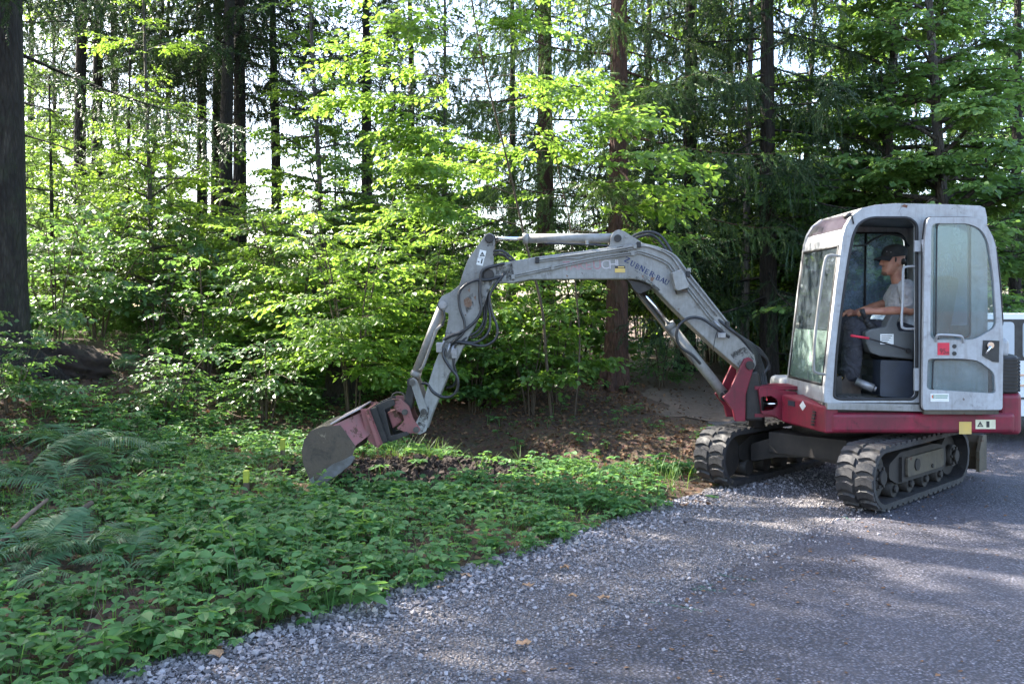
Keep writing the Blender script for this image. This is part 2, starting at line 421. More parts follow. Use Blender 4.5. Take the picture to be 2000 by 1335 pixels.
def mat_forest_floor():
    m, nt, b = nodes_of('forest_floor')
    n1 = noise(nt, 1.2, 6, 0.6); n2 = noise(nt, 28, 6, 0.7); v = voro(nt, 26, out='Color')
    c = ramp(nt, n1, [(0.35, (0.040, 0.026, 0.017)), (0.6, (0.075, 0.045, 0.028))])
    c = mixc(nt, ramp(nt, n2, [(0.4, (0, 0, 0)), (0.7, (0.7, 0.7, 0.7))]), c, (0.14, 0.085, 0.05))
    c = mixc(nt, 0.22, c, v, 'SOFT_LIGHT')
    nt.links.new(c, b.inputs['Base Color']); b.inputs['Roughness'].default_value = 0.95
    bump(nt, b, n2, 0.9, 0.03); return m
def mat_gravel():
    m, nt, b = nodes_of('grey_gravel')
    v = voro(nt, 62, out='Color'); d = voro(nt, 62); d2 = voro(nt, 140); n = noise(nt, 1.6, 5, 0.6)
    sep = nt.nodes.new('ShaderNodeSeparateColor'); nt.links.new(v, sep.inputs[0])
    c = ramp(nt, sep.outputs[0], [(0.0, (0.075, 0.072, 0.08)), (0.5, (0.165, 0.16, 0.175)), (0.85, (0.29, 0.28, 0.295)), (1.0, (0.42, 0.40, 0.39))])
    c = mixc(nt, ramp(nt, d, [(0.25, (0, 0, 0)), (0.6, (0.85, 0.85, 0.85))]), c, (0.07, 0.058, 0.055))
    c = mixc(nt, ramp(nt, n, [(0.45, (0, 0, 0)), (0.7, (0.6, 0.6, 0.6))]), c, (0.10, 0.082, 0.078))
    nt.links.new(c, b.inputs['Base Color']); b.inputs['Roughness'].default_value = 0.85
    inv = nt.nodes.new('ShaderNodeMath'); inv.operation = 'SUBTRACT'; inv.inputs[0].default_value = 1.0; nt.links.new(d, inv.inputs[1])
    bump(nt, b, inv.outputs[0], 1.0, 0.02); return m
def mat_asphalt():
    m, nt, b = nodes_of('worn_asphalt')
    v = voro(nt, 66, out='Color'); d = voro(nt, 66); n = noise(nt, 0.9, 5, 0.6); n2 = noise(nt, 5.0, 6, 0.65); d3 = voro(nt, 130)
    sep = nt.nodes.new('ShaderNodeSeparateColor'); nt.links.new(v, sep.inputs[0])
    c = ramp(nt, sep.outputs[0], [(0.0, (0.062, 0.060, 0.076)), (0.4, (0.102, 0.099, 0.122)), (0.88, (0.155, 0.15, 0.18)), (1.0, (0.27, 0.26, 0.285))])
    c = mixc(nt, ramp(nt, d, [(0.30, (0, 0, 0)), (0.55, (0.95, 0.95, 0.95))]), c, (0.018, 0.017, 0.020))
    c = mixc(nt, ramp(nt, d3, [(0.2, (0.35, 0.35, 0.35)), (0.5, (0, 0, 0))]), c, (0.13, 0.125, 0.145))
    c = mixc(nt, ramp(nt, n2, [(0.45, (0, 0, 0)), (0.72, (0.55, 0.55, 0.55))]), c, (0.042, 0.038, 0.040))
    c = mixc(nt, ramp(nt, n, [(0.42, (0, 0, 0)), (0.66, (0.35, 0.35, 0.35))]), c, (0.105, 0.10, 0.118))
    nt.links.new(c, b.inputs['Base Color']); b.inputs['Roughness'].default_value = 0.66
    b.inputs['Specular IOR Level'].default_value = 0.35
    inv = nt.nodes.new('ShaderNodeMath'); inv.operation = 'SUBTRACT'; inv.inputs[0].default_value = 1.0; nt.links.new(d, inv.inputs[1])
    bump(nt, b, inv.outputs[0], 0.6, 0.010); return m
FOREST = mat_forest_floor(); GRAVEL = mat_gravel(); ASPHALT = mat_asphalt()
SOIL = simple('dark_soil', (0.018, 0.011, 0.008), (0.036, 0.022, 0.016), 14, 0.95, 0, 1.0)
TRAIL = simple('trail_grit', (0.095, 0.064, 0.044), (0.15, 0.112, 0.085), 16, 0.95, 0, 1.0)
PEBBLE = leafmat('pebble_stone', (0.072, 0.067, 0.072), (0.275, 0.255, 0.265), (0.1, 0.1, 0.1), 0.0, 0.8, 0.3)
SPRAY = simple('green_spray_paint', (0.035, 0.15, 0.085), (0.06, 0.11, 0.09), 60, 0.7)
def spray_alpha():
    nt = SPRAY.node_tree; b = nt.nodes['Principled BSDF']; tp = nt.nodes.new('ShaderNodeBsdfTransparent'); mx = nt.nodes.new('ShaderNodeMixShader')
    nt.links.new(ramp(nt, noise(nt, 70, 5, 0.8), [(0.46, (0, 0, 0)), (0.56, (0.9, 0.9, 0.9))]), mx.inputs[0])
    nt.links.new(tp.outputs[0], mx.inputs[1]); nt.links.new(b.outputs[0], mx.inputs[2]); nt.links.new(mx.outputs[0], nt.nodes['Material Output'].inputs[0])
spray_alpha()

# ------------------------------------------------------------------ terrain
E0 = np.array([-0.15, 3.8]); DU = np.array([0.658, 0.753]); DN = np.array([-0.753, 0.658])
_ph = np.array([[1.3, 0.7, 0.2], [0.6, -1.1, 1.7], [2.6, 1.9, 2.2], [-2.1, 3.1, 0.6], [4.3, -3.7, 1.1]])
def wob(x, y):
    z = 0
    for i, (a, b_, c_) in enumerate(_ph): z = z + np.sin(a * x + b_ * y + c_) / (1.4 + i * 0.8)
    return z / 2.2
def so(x, y):
    dx, dy = x - E0[0], y - E0[1]
    return dx * DU[0] + dy * DU[1], dx * DN[0] + dy * DN[1]
def shoulder_edge(s):
    return 1.2 + 3.0 * sm(s, 6.2, 9.5)
DITCH = np.array([[-2.1, 12.6], [-0.9, 11.2], [0.3, 10.0], [1.5, 9.7], [2.7, 9.9]])
def dist_poly(x, y, pts):
    best = np.full(np.shape(x), 1e9); tt = np.zeros(np.shape(x)); n = len(pts) - 1
    for i in range(n):
        a, b_ = pts[i], pts[i + 1]; d = b_ - a; L = d @ d
        t = np.clip(((x - a[0]) * d[0] + (y - a[1]) * d[1]) / L, 0, 1)
        r = np.hypot(x - a[0] - t * d[0], y - a[1] - t * d[1])
        m = r < best; best = np.where(m, r, best); tt = np.where(m, (i + t) / n, tt)
    return best, tt
TRAILPTS = np.array([[3.2, 12.6], [3.1, 15.5], [3.3, 19.0], [4.2, 24.0], [5.5, 32.0]])
def hgt(x, y):
    x = np.asarray(x, float); y = np.asarray(y, float)
    s, o = so(x, y)
    left = sm(o - shoulder_edge(s), 0.0, 0.6)
    z = -0.03 + 0.05 * left + 0.03 * left * wob(x * 1.1, y * 1.1)
    far = sm(o, 3.0, 7.0)
    z = z + far * (0.34 * sm(y, 10.4, 13.4) + 0.28 * sm(y, 15, 26))
    z = z + left * 0.75 * sm(-x, 3.0, 6.6) * sm(y, 5.0, 10.5)
    d, t = dist_poly(x, y, DITCH)
    z = z - left * 0.42 * (1 - sm(d, 0.15, 1.35)) * sm(t, 0.0, 0.35) * (1 - sm(t, 0.8, 1.0))
    # soil scraped out by the bucket
    db = np.hypot((x + 1.0) / 1.0, (y - 8.45) / 0.5)
    z = z - left * 0.10 * (1 - sm(db, 0.3, 1.2))
    return z

def sheet(name, xs, ys, zf, mat, keep=None, kind='structure'):
    X, Y = np.meshgrid(xs, ys, indexing='ij'); Z = zf(X, Y)
    v = np.stack([X, Y, Z], -1).reshape(-1, 3); nx, ny = len(xs), len(ys)
    i = np.arange(nx - 1)[:, None] * ny + np.arange(ny - 1)[None]
    q = np.stack([i, i + ny, i + ny + 1, i + 1], -1).reshape(-1, 4)
    me = np_mesh(name, v, q, mat, True); o = bpy.data.objects.new(name, me); C.objects.link(o)
    o['kind'] = kind; return o
def dense_axis(a, b, step, lo, hi):
    mid = np.arange(a, b + step / 2, step)
    L = a - np.cumsum(np.geomspace(step, (a - lo) / 4, 30)); L = L[L > lo]
    R = b + np.cumsum(np.geomspace(step, (hi - b) / 4, 30)); R = R[R < hi]
    return np.concatenate([[lo], L[::-1], mid, R, [hi]])
GX = dense_axis(-9, 9, 0.12, -400, 400); GY = dense_axis(2, 18, 0.12, -300, 700)
tag(sheet('forest_ground', GX, GY, hgt, FOREST), 'brown leaf-littered forest floor')

def strip(name, smin, smax, ns, o_lo, o_hi, no, mat, z, wig=0.0, zfun=None):
    S = np.linspace(smin, smax, ns); T = np.linspace(0, 1, no)
    v = []
    for s_ in S:
        a = o_lo(s_); b_ = o_hi(s_)
        for t in T:
            o_ = a + (b_ - a) * t
            if wig and (t == 0 or t == 1): o_ += wig * (math.sin(s_ * 7.1 + t) + math.sin(s_ * 17.3 + 2 * t) * 0.6 + random.uniform(-.5, .5))
            x = E0[0] + DU[0] * s_ + DN[0] * o_; y = E0[1] + DU[1] * s_ + DN[1] * o_
            v.append((x, y, z if zfun is None else zfun(x, y)))
    v = np.array(v); i = np.arange(ns - 1)[:, None] * no + np.arange(no - 1)[None]
    q = np.stack([i, i + no, i + no + 1, i + 1], -1).reshape(-1, 4)
    me = np_mesh(name, v, q[:, ::-1], mat, True); o = bpy.data.objects.new(name, me); C.objects.link(o); o['kind'] = 'structure'; return o
tag(strip('asphalt_road', -40, 120, 900, lambda s: -5.6, lambda s: 0.0, 12, ASPHALT, 0.0, 0.018), 'worn grey asphalt forest road')
tag(strip('gravel_shoulder', -40, 30, 500, lambda s: -0.06, lambda s: float(shoulder_edge(s)) + 0.10, 10, GRAVEL, -0.006, 0.03), 'grey crushed-stone road shoulder')
def trail_sheet():
    n = 60; m = 7; v = []
    path = smooth_path([(p[0], p[1], 0) for p in TRAILPTS], 15)
    for i, p in enumerate(path):
        q = path[min(i + 1, len(path) - 1)] - path[max(i - 1, 0)]; q.normalize()
        w = 1.25 - 0.35 * min(1, i / 20)
        for k in range(m):
            t = (k / (m - 1) - 0.5) * 2
            ww = w + 0.12 * math.sin(i * 0.9 + t) + random.uniform(-.06, .06)
            x = p.x + q.y * t * ww; y = p.y - q.x * t * ww
            v.append((x, y, float(hgt(x, y)) + 0.014 - 0.02 * (abs(t) > 0.95)))
    v = np.array(v); N = len(path)
    i = np.arange(N - 1)[:, None] * m + np.arange(m - 1)[None]
    q = np.stack([i, i + m, i + m + 1, i + 1], -1).reshape(-1, 4)
    me = np_mesh('dirt_trail', v, q, TRAIL, True); o = bpy.data.objects.new('dirt_trail', me); C.objects.link(o); o['kind'] = 'structure'
    tag(o, 'brown dirt trail leading into the forest')
trail_sheet()

# ------------------------------------------------------------------ gravel stones, litter, ground cover, grass (stuff)
def stuff(name, v, q, mat, label, cat, smooth=False):
    me = np_mesh(name, v, q, mat, smooth); o = bpy.data.objects.new(name, me); C.objects.link(o)
    tag(o, label, cat, kind='stuff'); return o

def pebble_protos(k):
    out = []
    base = np.array([(-1, -1, -1), (-1, -1, 1), (-1, 1, -1), (-1, 1, 1), (1, -1, -1), (1, -1, 1), (1, 1, -1), (1, 1, 1)], float) * 0.5
    fq = np.array([(0, 1, 3, 2), (4, 6, 7, 5), (0, 4, 5, 1), (2, 3, 7, 6), (0, 2, 6, 4), (1, 5, 7, 3)])
    for _ in range(k):
        v = base * (1 + rng.uniform(-.35, .25, (8, 1))) + rng.uniform(-.18, .18, (8, 3))
        v[:, 2] *= 0.62
        out.append((v, fq))
    return out
def rand_rot(n):
    q = rng.normal(size=(n, 4)); q /= np.linalg.norm(q, axis=1, keepdims=True)
    w, x, y, z = q.T
    return np.stack([np.stack([1 - 2 * (y * y + z * z), 2 * (x * y - z * w), 2 * (x * z + y * w)], -1),
                     np.stack([2 * (x * y + z * w), 1 - 2 * (x * x + z * z), 2 * (y * z - x * w)], -1),
                     np.stack([2 * (x * z - y * w), 2 * (y * z + x * w), 1 - 2 * (x * x + y * y)], -1)], -2)
def scatter_pebbles():
    parts = []
    pr = pebble_protos(10)
    S = np.concatenate([rng.uniform(-2.2, 2.5, 26000), rng.uniform(2.5, 8.5, 18000)])
    O = 1.28 * rng.beta(1.15, 0.95, len(S)) - 0.03
    bigger = rng.random(len(S))
    # tyre-worn bands carry finer grit, the outer edge coarser stones
    size = 0.007 + 0.009 * bigger ** 2 + 0.016 * (bigger > 0.90) * rng.random(len(S))
    size *= 0.75 + 0.6 * sm(O, 0.5, 1.2)
    x = E0[0] + DU[0] * S + DN[0] * O; y = E0[1] + DU[1] * S + DN[1] * O
    keep = (rng.random(len(S)) < 0.55 + 0.45 * np.sin(O * 6 + 1.2) ** 2) & (y > 2.6)
    x, y, size = x[keep], y[keep], size[keep]
    idx = rng.integers(0, len(pr), len(x))
    for i, (pv, pq) in enumerate(pr):
        m = idx == i; n = m.sum()
        R = rand_rot(n) * (size[m] * .86)[:, None, None]
        R[:, 2, :] *= 0.8
        loc = np.stack([x[m], y[m], -0.004 + size[m] * 0.25], -1)
        parts.append(instance_np(pv, pq, R, loc))
    v, q = merge_np(parts); stuff('gravel_stones', v, q, PEBBLE, 'loose grey crushed stones scattered over the road shoulder', 'gravel')
scatter_pebbles()

def scatter_debris():
    n = 700; S = rng.uniform(-2.0, 9, n); O = -rng.exponential(.55, n); x = E0[0] + DU[0] * S + DN[0] * O; y = E0[1] + DU[1] * S + DN[1] * O; k = (y > 2.8) & (O > -4); x, y = x[k], y[k]; n = len(x)
    pv = np.array([(-.5, 0, 0), (.5, 0, 0), (.3, 1, .12), (-.3, 1, .12)]); M = frames(rng.uniform(0, 6.28, n), np.zeros(n), rng.normal(0, .2, n), rng.uniform(.008, .024, n))
    v, q = instance_np(pv, np.array([(0, 1, 2, 3)]), M, np.stack([x, y, np.full(n, .005)], -1)); stuff('road_debris', v, q, LITTER, 'tiny leaf bits and needles strewn over the asphalt', 'debris')
    pv, pq = pebble_protos(1)[0]; n = 800; S = rng.uniform(-2.0, 8, n); O = -rng.exponential(.10, n); size = rng.uniform(.006, .016, n)
    x = E0[0] + DU[0] * S + DN[0] * O; y = E0[1] + DU[1] * S + DN[1] * O; v, q = instance_np(pv, pq, rand_rot(n) * size[:, None, None], np.stack([x, y, size * .3], -1))
    stuff('strewn_stones', v, q, PEBBLE, 'small stones strewn from the shoulder onto the asphalt edge', 'gravel')
scatter_debris()

def leaf_proto(w=0.36, fold=0.10, droop=0.10):
    v = np.array([(0, 0, 0), (-w * .85, .32, fold), (-w * .75, .68, fold * .6), (0, 1, -droop), (w * .75, .68, fold * .6), (w * .85, .32, fold)], float)
    return v, np.array([(0, 3, 2, 1), (0, 5, 4, 3)])

def veg_mask(x, y):
    """probability that ground cover grows here"""
    s, o = so(x, y)
    p = sm(o - shoulder_edge(s) + 0.10 * wob(x * 3, y * 3), -0.10, 0.06)
    d, t = dist_poly(x, y, DITCH)
    p = p * (1 - 0.92 * (1 - sm(d, 0.5, 1.0)) * sm(t, 0.2, 0.45))
    yd = np.interp(x, DITCH[:, 0], DITCH[:, 1]); bank = sm(y - yd, -0.35, 0.1) * (1 - sm(y, 14.2, 15.2)) * sm(x, -2.2, -0.8) * (1 - sm(x, 6, 7))
    p = p * (1 - 0.86 * bank)
    db = np.hypot((x + 0.95) / 1.35, (y - 8.55) / 0.75)
    p = p * (1 - 0.95 * (1 - sm(db + 0.25 * wob(x * 4, y * 4), 0.75, 1.1)))
    dt, _ = dist_poly(x, y, TRAILPTS); p = p * sm(dt, 1.0, 1.6)
    p = p * (1 - 0.55 * sm(-x, 3.6, 5.2) * sm(y, 7.0, 9.0))
    for fpx, fd in ((150, 8.6), (225, 8.2), (40, 7.6), (120, 7.3), (60, 5.5), (160, 5.6), (25, 5.0)):
        p = p * (1 - 0.6 * (1 - sm(np.hypot(x - (fpx - 1000) / F * fd, y - fd), .3, .8)))
    for fpx, fd in ((552, 9.1), (481, 7.5)):
        p = p * (1 - 0.9 * (1 - sm(np.hypot((x - (fpx - 1000) / F * (fd - .25)) / .22, (y - fd + .25) / .5), .5, 1)))
    p = p * (0.62 + 0.38 * sm(wob(x * 1.7 + 3, y * 1.7), -0.5, 0.2))
    return p

def plant_proto(seed, nstem, h, leaf, spread, nleaf=3):
    r = np.random.default_rng(seed); lv, lq = leaf_proto(0.40, 0.10, 0.08); parts = []
    for k in range(nstem):
        a = r.uniform(0, 6.28); d = r.uniform(0.2, 1.0) * spread; hh = h * r.uniform(0.45, 1.0)
        tip = np.array([math.cos(a) * d, math.sin(a) * d, hh])
        b0 = np.array([math.cos(a) * d * 0.25, math.sin(a) * d * 0.25, 0])
        sd = np.array([-math.sin(a), math.cos(a), 0]) * 0.0022
        parts.append((np.array([b0 - sd, b0 + sd, tip + sd, tip - sd]), np.array([(0, 1, 2, 3)])))
        m = nleaf if r.random() < .75 else nleaf + 2
        a0 = a + r.uniform(-.5, .5)
        for j in range(m):
            hd = np.array([a0 + (j - (m - 1) / 2) * (1.25 if m == 3 else 0.95)])
            L = leaf * r.uniform(0.75, 1.15) * (1.1 if j == m // 2 else 0.95)
            M = frames(hd, np.array([r.uniform(-.35, .12)]), np.array([r.uniform(-.3, .3)]), np.array([L]))
            parts.append(instance_np(lv, lq, M, tip[None]))
    return merge_np(parts)
def scatter_cover():
    protos = [plant_proto(i, 3 + i % 3, 0.12 + 0.02 * (i % 4), 0.048 + 0.007 * (i % 3), 0.10) for i in range(8)]
    protos += [plant_proto(40 + i, 4, 0.20, 0.085, 0.12, 3) for i in range(2)]
    xs, ys = [], []
    for (x0, x1, y0, y1, den) in ((-4.5, 3.2, 2.6, 7.5, 150), (-7.0, 4.5, 7.5, 11.0, 110), (-9, 3, 11.0, 16.0, 55), (-14, 8, 16, 26, 16)):
        n = int((x1 - x0) * (y1 - y0) * den)
        xs.append(rng.uniform(x0, x1, n)); ys.append(rng.uniform(y0, y1, n))
    x = np.concatenate(xs); y = np.concatenate(ys)
    k = rng.random(len(x)) < veg_mask(x, y); x, y = x[k], y[k]
    # nothing outside the view cone plus a margin
    k = np.abs(x) < y * 0.70 + 1.2; x, y = x[k], y[k]
    # not under the tracks
    k = ~((x > 1.25) & (y > 7.2) & (so(x, y)[1] < 1.75)); x, y = x[k], y[k]
    z = hgt(x, y); idx = rng.integers(0, len(protos), len(x)); idx[(idx >= 8) & (rng.random(len(x)) < .6)] = 0
    parts = []
    for i, (pv, pq) in enumerate(protos):
        m = idx == i; n = m.sum()
        sc = rng.uniform(0.5, 1.12, n) * (1 + 0.35 * sm(y[m], 11, 18)) * (1 + 0.25 * sm(wob(x[m] * .9, y[m] * .9), 0, .6))
        a = rng.uniform(0, 6.28, n); ca, sa = np.cos(a), np.sin(a); o_ = np.zeros(n)
        R = np.stack([np.stack([ca, -sa, o_], -1), np.stack([sa, ca, o_], -1), np.stack([o_, o_, o_ + 1], -1)], -2) * sc[:, None, None]
        parts.append(instance_np(pv, pq, R, np.stack([x[m], y[m], z[m] - 0.01], -1)))
    v, q = merge_np(parts); stuff('ground_cover', v, q, LEAF_GROUND, 'low green three-lobed leafy ground cover beside the gravel shoulder', 'ground cover')
    print('cover plants', len(x), 'quads', len(q))
scatter_cover()

def scatter_weeds():
    def weed(seed, h, leaf, nl):
        r = np.random.default_rng(seed); lv, lq = leaf_proto(0.24, 0.08, 0.18); parts = []
        b0 = np.array([r.normal(0, .05), r.normal(0, .05), 0]); tip = np.array([r.normal(0, .06), r.normal(0, .06), h]); sd = np.array([.003, 0, 0])
        parts.append((np.array([-sd, sd, tip + sd * .5, tip - sd * .5]), np.array([(0, 1, 2, 3)])))
        for k in range(nl):
            t = .3 + .7 * k / nl; M = frames(np.array([k * 2.4 + r.uniform(-.3, .3)]), np.array([r.uniform(-.2, .5)]), np.array([r.normal(0, .3)]), np.array([leaf * (1.2 - .6 * t)]))
            parts.append(instance_np(lv, lq, M, (tip * t)[None]))
        return merge_np(parts)
    protos = [weed(i, .17 + .035 * i, .085 + .01 * i, 8 + i) for i in range(5)]
    n = 420; x = rng.uniform(-6, 3, n); y = rng.uniform(3, 11.5, n); k = (rng.random(n) < veg_mask(x, y) * .8) & (np.abs(x) < y * .66 + .5) & (wob(x * .8 + 1, y * .8) > -.25); x, y = x[k], y[k]
    k = ~((x > 1.2) & (y > 7.0) & (so(x, y)[1] < 1.9)); x, y = x[k], y[k]; idx = rng.integers(0, 5, len(x)); parts = []
    for i, (pv, pq) in enumerate(protos):
        m = idx == i; c = m.sum(); a = rng.uniform(0, 6.28, c); sc = rng.uniform(.55, 1.1, c); ca, sa, o_ = np.cos(a), np.sin(a), np.zeros(c)
        R = np.stack([np.stack([ca, -sa, o_], -1), np.stack([sa, ca, o_], -1), np.stack([o_, o_, o_ + 1], -1)], -2) * sc[:, None, None]
        parts.append(instance_np(pv, pq, R, np.stack([x[m], y[m], hgt(x[m], y[m]) - .01], -1)))
    v, q = merge_np(parts); stuff('weeds', v, q, LEAF_GROUND, 'narrow-leaved weeds standing among the ground cover', 'weeds')
    # dead grey-brown stalks between the plants
    n = 420; x = rng.uniform(-6, 2, n); y = rng.uniform(3.2, 11, n); k = (so(x, y)[1] > shoulder_edge(so(x, y)[0]) + .1) & (np.abs(x) < y * .66 + .5); x, y = x[k], y[k]; n = len(x)
    pv = np.array([(-.004, 0, 0), (.004, 0, 0), (.002, 1, -.1), (-.002, 1, -.1)]); M = frames(rng.uniform(0, 6.28, n), rng.uniform(.15, 1.3, n), rng.uniform(0, 3, n), rng.uniform(.15, .5, n))
    v, q = instance_np(pv, np.array([(0, 1, 2, 3)]), M, np.stack([x, y, hgt(x, y) + .01], -1)); stuff('dead_stalks', v, q, DEADTWIG, 'thin dry stalks lying among the ground cover', 'dead stalks')
scatter_weeds()

def scatter_litter():
    lv, lq = leaf_proto(0.34, 0.22, -0.12)
    x = np.concatenate([rng.uniform(-2.4, 7, 15000), rng.uniform(-6, 3.5, 9000), rng.uniform(-7, -2.5, 4000)])
    y = np.concatenate([rng.uniform(9.3, 16, 15000), rng.uniform(3, 11, 9000), rng.uniform(6.5, 12, 4000)])
    s, o = so(x, y); k = o > shoulder_edge(s) + rng.normal(-0.02, 0.12, len(x)); x, y = x[k], y[k]
    dt, _ = dist_poly(x, y, TRAILPTS); k = (dt > 1.1) | (rng.random(len(x)) < .22); x, y = x[k], y[k]
    n = len(x)
    M = frames(rng.uniform(0, 6.28, n), rng.normal(0, .35, n), rng.normal(0, .4, n), rng.uniform(0.03, 0.075, n))
    v, q = instance_np(lv, lq, M, np.stack([x, y, hgt(x, y) + 0.015], -1))
    stuff('leaf_litter', v, q, LITTER, 'brown fallen leaves covering the ditch bank and forest floor', 'leaf litter')
scatter_litter()

def scatter_grass():
    n0 = 6; bl = []
    cx = np.concatenate([rng.uniform(-1.2, 0.6, 34), rng.uniform(3.4, 8.5, 900), rng.uniform(-5, 1.5, 120), rng.uniform(1.2, 2.2, 30)])
    cy = np.concatenate([rng.uniform(9.2, 9.9, 34), rng.uniform(15.5, 24, 900), rng.uniform(5, 9, 120), rng.uniform(7.0, 9, 30)])
    s, o = so(cx, cy); dt, _ = dist_poly(cx, cy, TRAILPTS)
    k = (o > shoulder_edge(s) + 0.12) & (dt > 1.1); cx, cy = cx[k], cy[k]
    db = np.hypot((cx + 1.0) / 1.0, (cy - 8.5) / 0.4); k = db > .8; cx, cy = cx[k], cy[k]
    nb = 16
    x = np.repeat(cx, nb) + rng.normal(0, .05, len(cx) * nb); y = np.repeat(cy, nb) + rng.normal(0, .05, len(cx) * nb); n = len(x)
    pv = np.array([(-.010, 0, 0), (.010, 0, 0), (.009, .5, 0), (-.009, .5, 0), (.002, 1, -.22), (-.002, 1, -.22)]); pq = np.array([(0, 1, 2, 3), (3, 2, 4, 5)])
    M = frames(rng.uniform(0, 6.28, n), rng.uniform(.7, 1.45, n), rng.normal(0, .3, n), rng.uniform(.12, .30, n))
    v, q = instance_np(pv, pq, M, np.stack([x, y, hgt(x, y) - .01], -1))
    stuff('grass', v, q, GRASSM, 'tufts of thin green grass along the ditch and trail', 'grass')
scatter_grass()

# ------------------------------------------------------------------ trees
def spray_proto(seed, leaf=0.08, n=7, length=0.42, flat=0.25, wl=0.40):
    """a flat twig with leaves on both sides and two side twigs; local +Y is outward"""
    r = np.random.default_rng(seed); lv, lq = leaf_proto(wl, 0.09, 0.10)
    parts = []; tw = []
    for (bx, by, ang, L) in ((0, 0, 0, length), (0, length * .25, .75, length * .62), (0, length * .4, -.75, length * .58), (0, 0.02, .5, length * .45)):
        d = np.array([math.sin(ang), math.cos(ang)]); m = max(3, int(n * L / length))
        for j in range(m):
            t = (j + .6) / m; side = 1 if j % 2 else -1
            p = np.array([bx + d[0] * L * t, by + d[1] * L * t, -0.10 * (by + L * t) ** 2 / length])
            ha = math.pi / 2 - (ang + side * r.uniform(.5, 1.1)) if j < m - 1 else math.pi / 2 - ang
            M = frames(np.array([ha]), np.array([r.normal(-.22, .22)]), np.array([r.normal(0, flat)]), np.array([leaf * r.uniform(.65, 1.15)]))
            parts.append(instance_np(lv, lq, M, p[None]))
        a = np.array([bx, by, 0]); e = np.array([bx + d[0] * L, by + d[1] * L, -0.1 * (by + L) ** 2 / length]); w = np.array([d[1], -d[0], 0]) * .003
        tw.append((np.array([a - w, a + w, e + w * .4, e - w * .4]), np.array([(0, 1, 2, 3)])))
    return merge_np(parts + tw)

def decid_mesh(seed, trunk_pts, trunk_r, branches, sprays, step=0.17, sub=True):
    """branches: list of (t on trunk, azimuth, elevation, length, droop). returns wood (v,q), leaf (v,q)"""
    r = np.random.default_rng(seed)
    path = smooth_path(trunk_pts, 6); n = len(path)
    r0, r1 = trunk_r
    wood = [np_tube(path, [r0 + (r1 - r0) * i / (n - 1) for i in range(n)], 7)]
    H, Pt, Rl, Sc, L = [], [], [], [], []
    def grow(p0, az, el, length, droop, rad, depth):
        k = 7; pts = []
        for i in range(k + 1):
            t = i / k
            bend = az + 0.25 * math.sin(t * 3 + seed) * (1 if depth == 0 else .4)
            d = length * t
            pts.append(Vector((p0.x + d * math.cos(el) * math.cos(bend), p0.y + d * math.cos(el) * math.sin(bend), p0.z + d * math.sin(el) - droop * length * t * t)))
        wood.append(np_tube(pts, [max(.0025, rad * (1 - .85 * i / k)) for i in range(k + 1)], 4))
        ns = max(2, int(length / step)); start = .22 if depth == 0 else .1
        for j in range(ns):
            t = start + (1 - start) * (j + r.random() * .6) / ns
            f = t * k; i0 = min(int(f), k - 1); q = pts[i0].lerp(pts[i0 + 1], f - i0)
            side = 1 if j % 2 else -1
            H.append(az + side * r.uniform(.35, 1.1) if j < ns - 1 else az); Pt.append(r.normal(-.08, .18)); Rl.append(r.normal(0, .22))
            Sc.append(r.uniform(.7, 1.2)); L.append(tuple(q))
        if sub and depth == 0 and length > .8:
            for t in (.35, .52, .68, .82):
                f = t * k; i0 = min(int(f), k - 1); q = pts[i0].lerp(pts[i0 + 1], f - i0)
                grow(q, az + r.choice([-1, 1]) * r.uniform(.5, .95), el * .5 + r.normal(0, .12), length * (1 - t) * r.uniform(.7, 1.1) + .25, droop * .6, rad * .5, 1)
    for (t, az, el, length, droop) in branches:
        f = t * (n - 1); i0 = min(int(f), n - 2); p0 = path[i0].lerp(path[i0 + 1], f - i0)
        grow(p0, az, el, length, droop, max(.006, (r0 + (r1 - r0) * t) * .55), 0)
    M = frames(np.array(H), np.array(Pt), np.array(Rl), np.array(Sc)); L = np.array(L)
    idx = r.integers(0, len(sprays), len(L)); parts = []
    for i, (pv, pq) in enumerate(sprays):
        m = idx == i
        if m.any(): parts.append(instance_np(pv, pq, M[m], L[m]))
    return merge_np(wood), merge_np(parts)

def rand_branches(seed, n, t0, t1, lmax, el=(0.05, 0.6), droop=(.05, .25), shape=1.0, az=None):
    r = np.random.default_rng(seed); out = []
    for i in range(n):
        t = t0 + (t1 - t0) * (i + r.random()) / n
        u = (t - t0) / (t1 - t0)
        L = lmax * (1 - .72 * u ** shape) * r.uniform(.65, 1.1)
        a = i * 2.399 + r.uniform(-.4, .4) if az is None else r.uniform(*az)
        out.append((t, a, r.uniform(*el) + .3 * u, L, r.uniform(*droop)))
    return out

SPR_BEECH = [spray_proto(i, .082, 8, .44, .25, .42) for i in range(5)]
SPR_HAZEL = [spray_proto(20 + i, .10, 6, .46, .30, .48) for i in range(5)]
SPR_MAPLE = [spray_proto(40 + i, .105, 7, .46, .35, .52) for i in range(5)]
SPR_SMALL = [spray_proto(60 + i, .065, 8, .40, .3, .45) for i in range(5)]

def place(name, label, cat, meshes, loc, rot=0, sc=1.0, group=None, scz=None, tilt=(0, 0)):
    """meshes: list of (part name, mesh); a thing with shared-mesh parts"""
    o = thing(name, label, cat, loc, group); o.rotation_euler = (tilt[0], tilt[1], rot); o.scale = (sc, sc, scz or sc)
    for pn, me in meshes:
        c = bpy.data.objects.new(pn, me); C.objects.link(c); c.parent = o
    return o
def gz(x, y): return float(hgt(x, y))
def at(px, D, dz=0.0):
    x = (px - 1000) / F * D; return (x, D, gz(x, D) - 0.03 + dz)

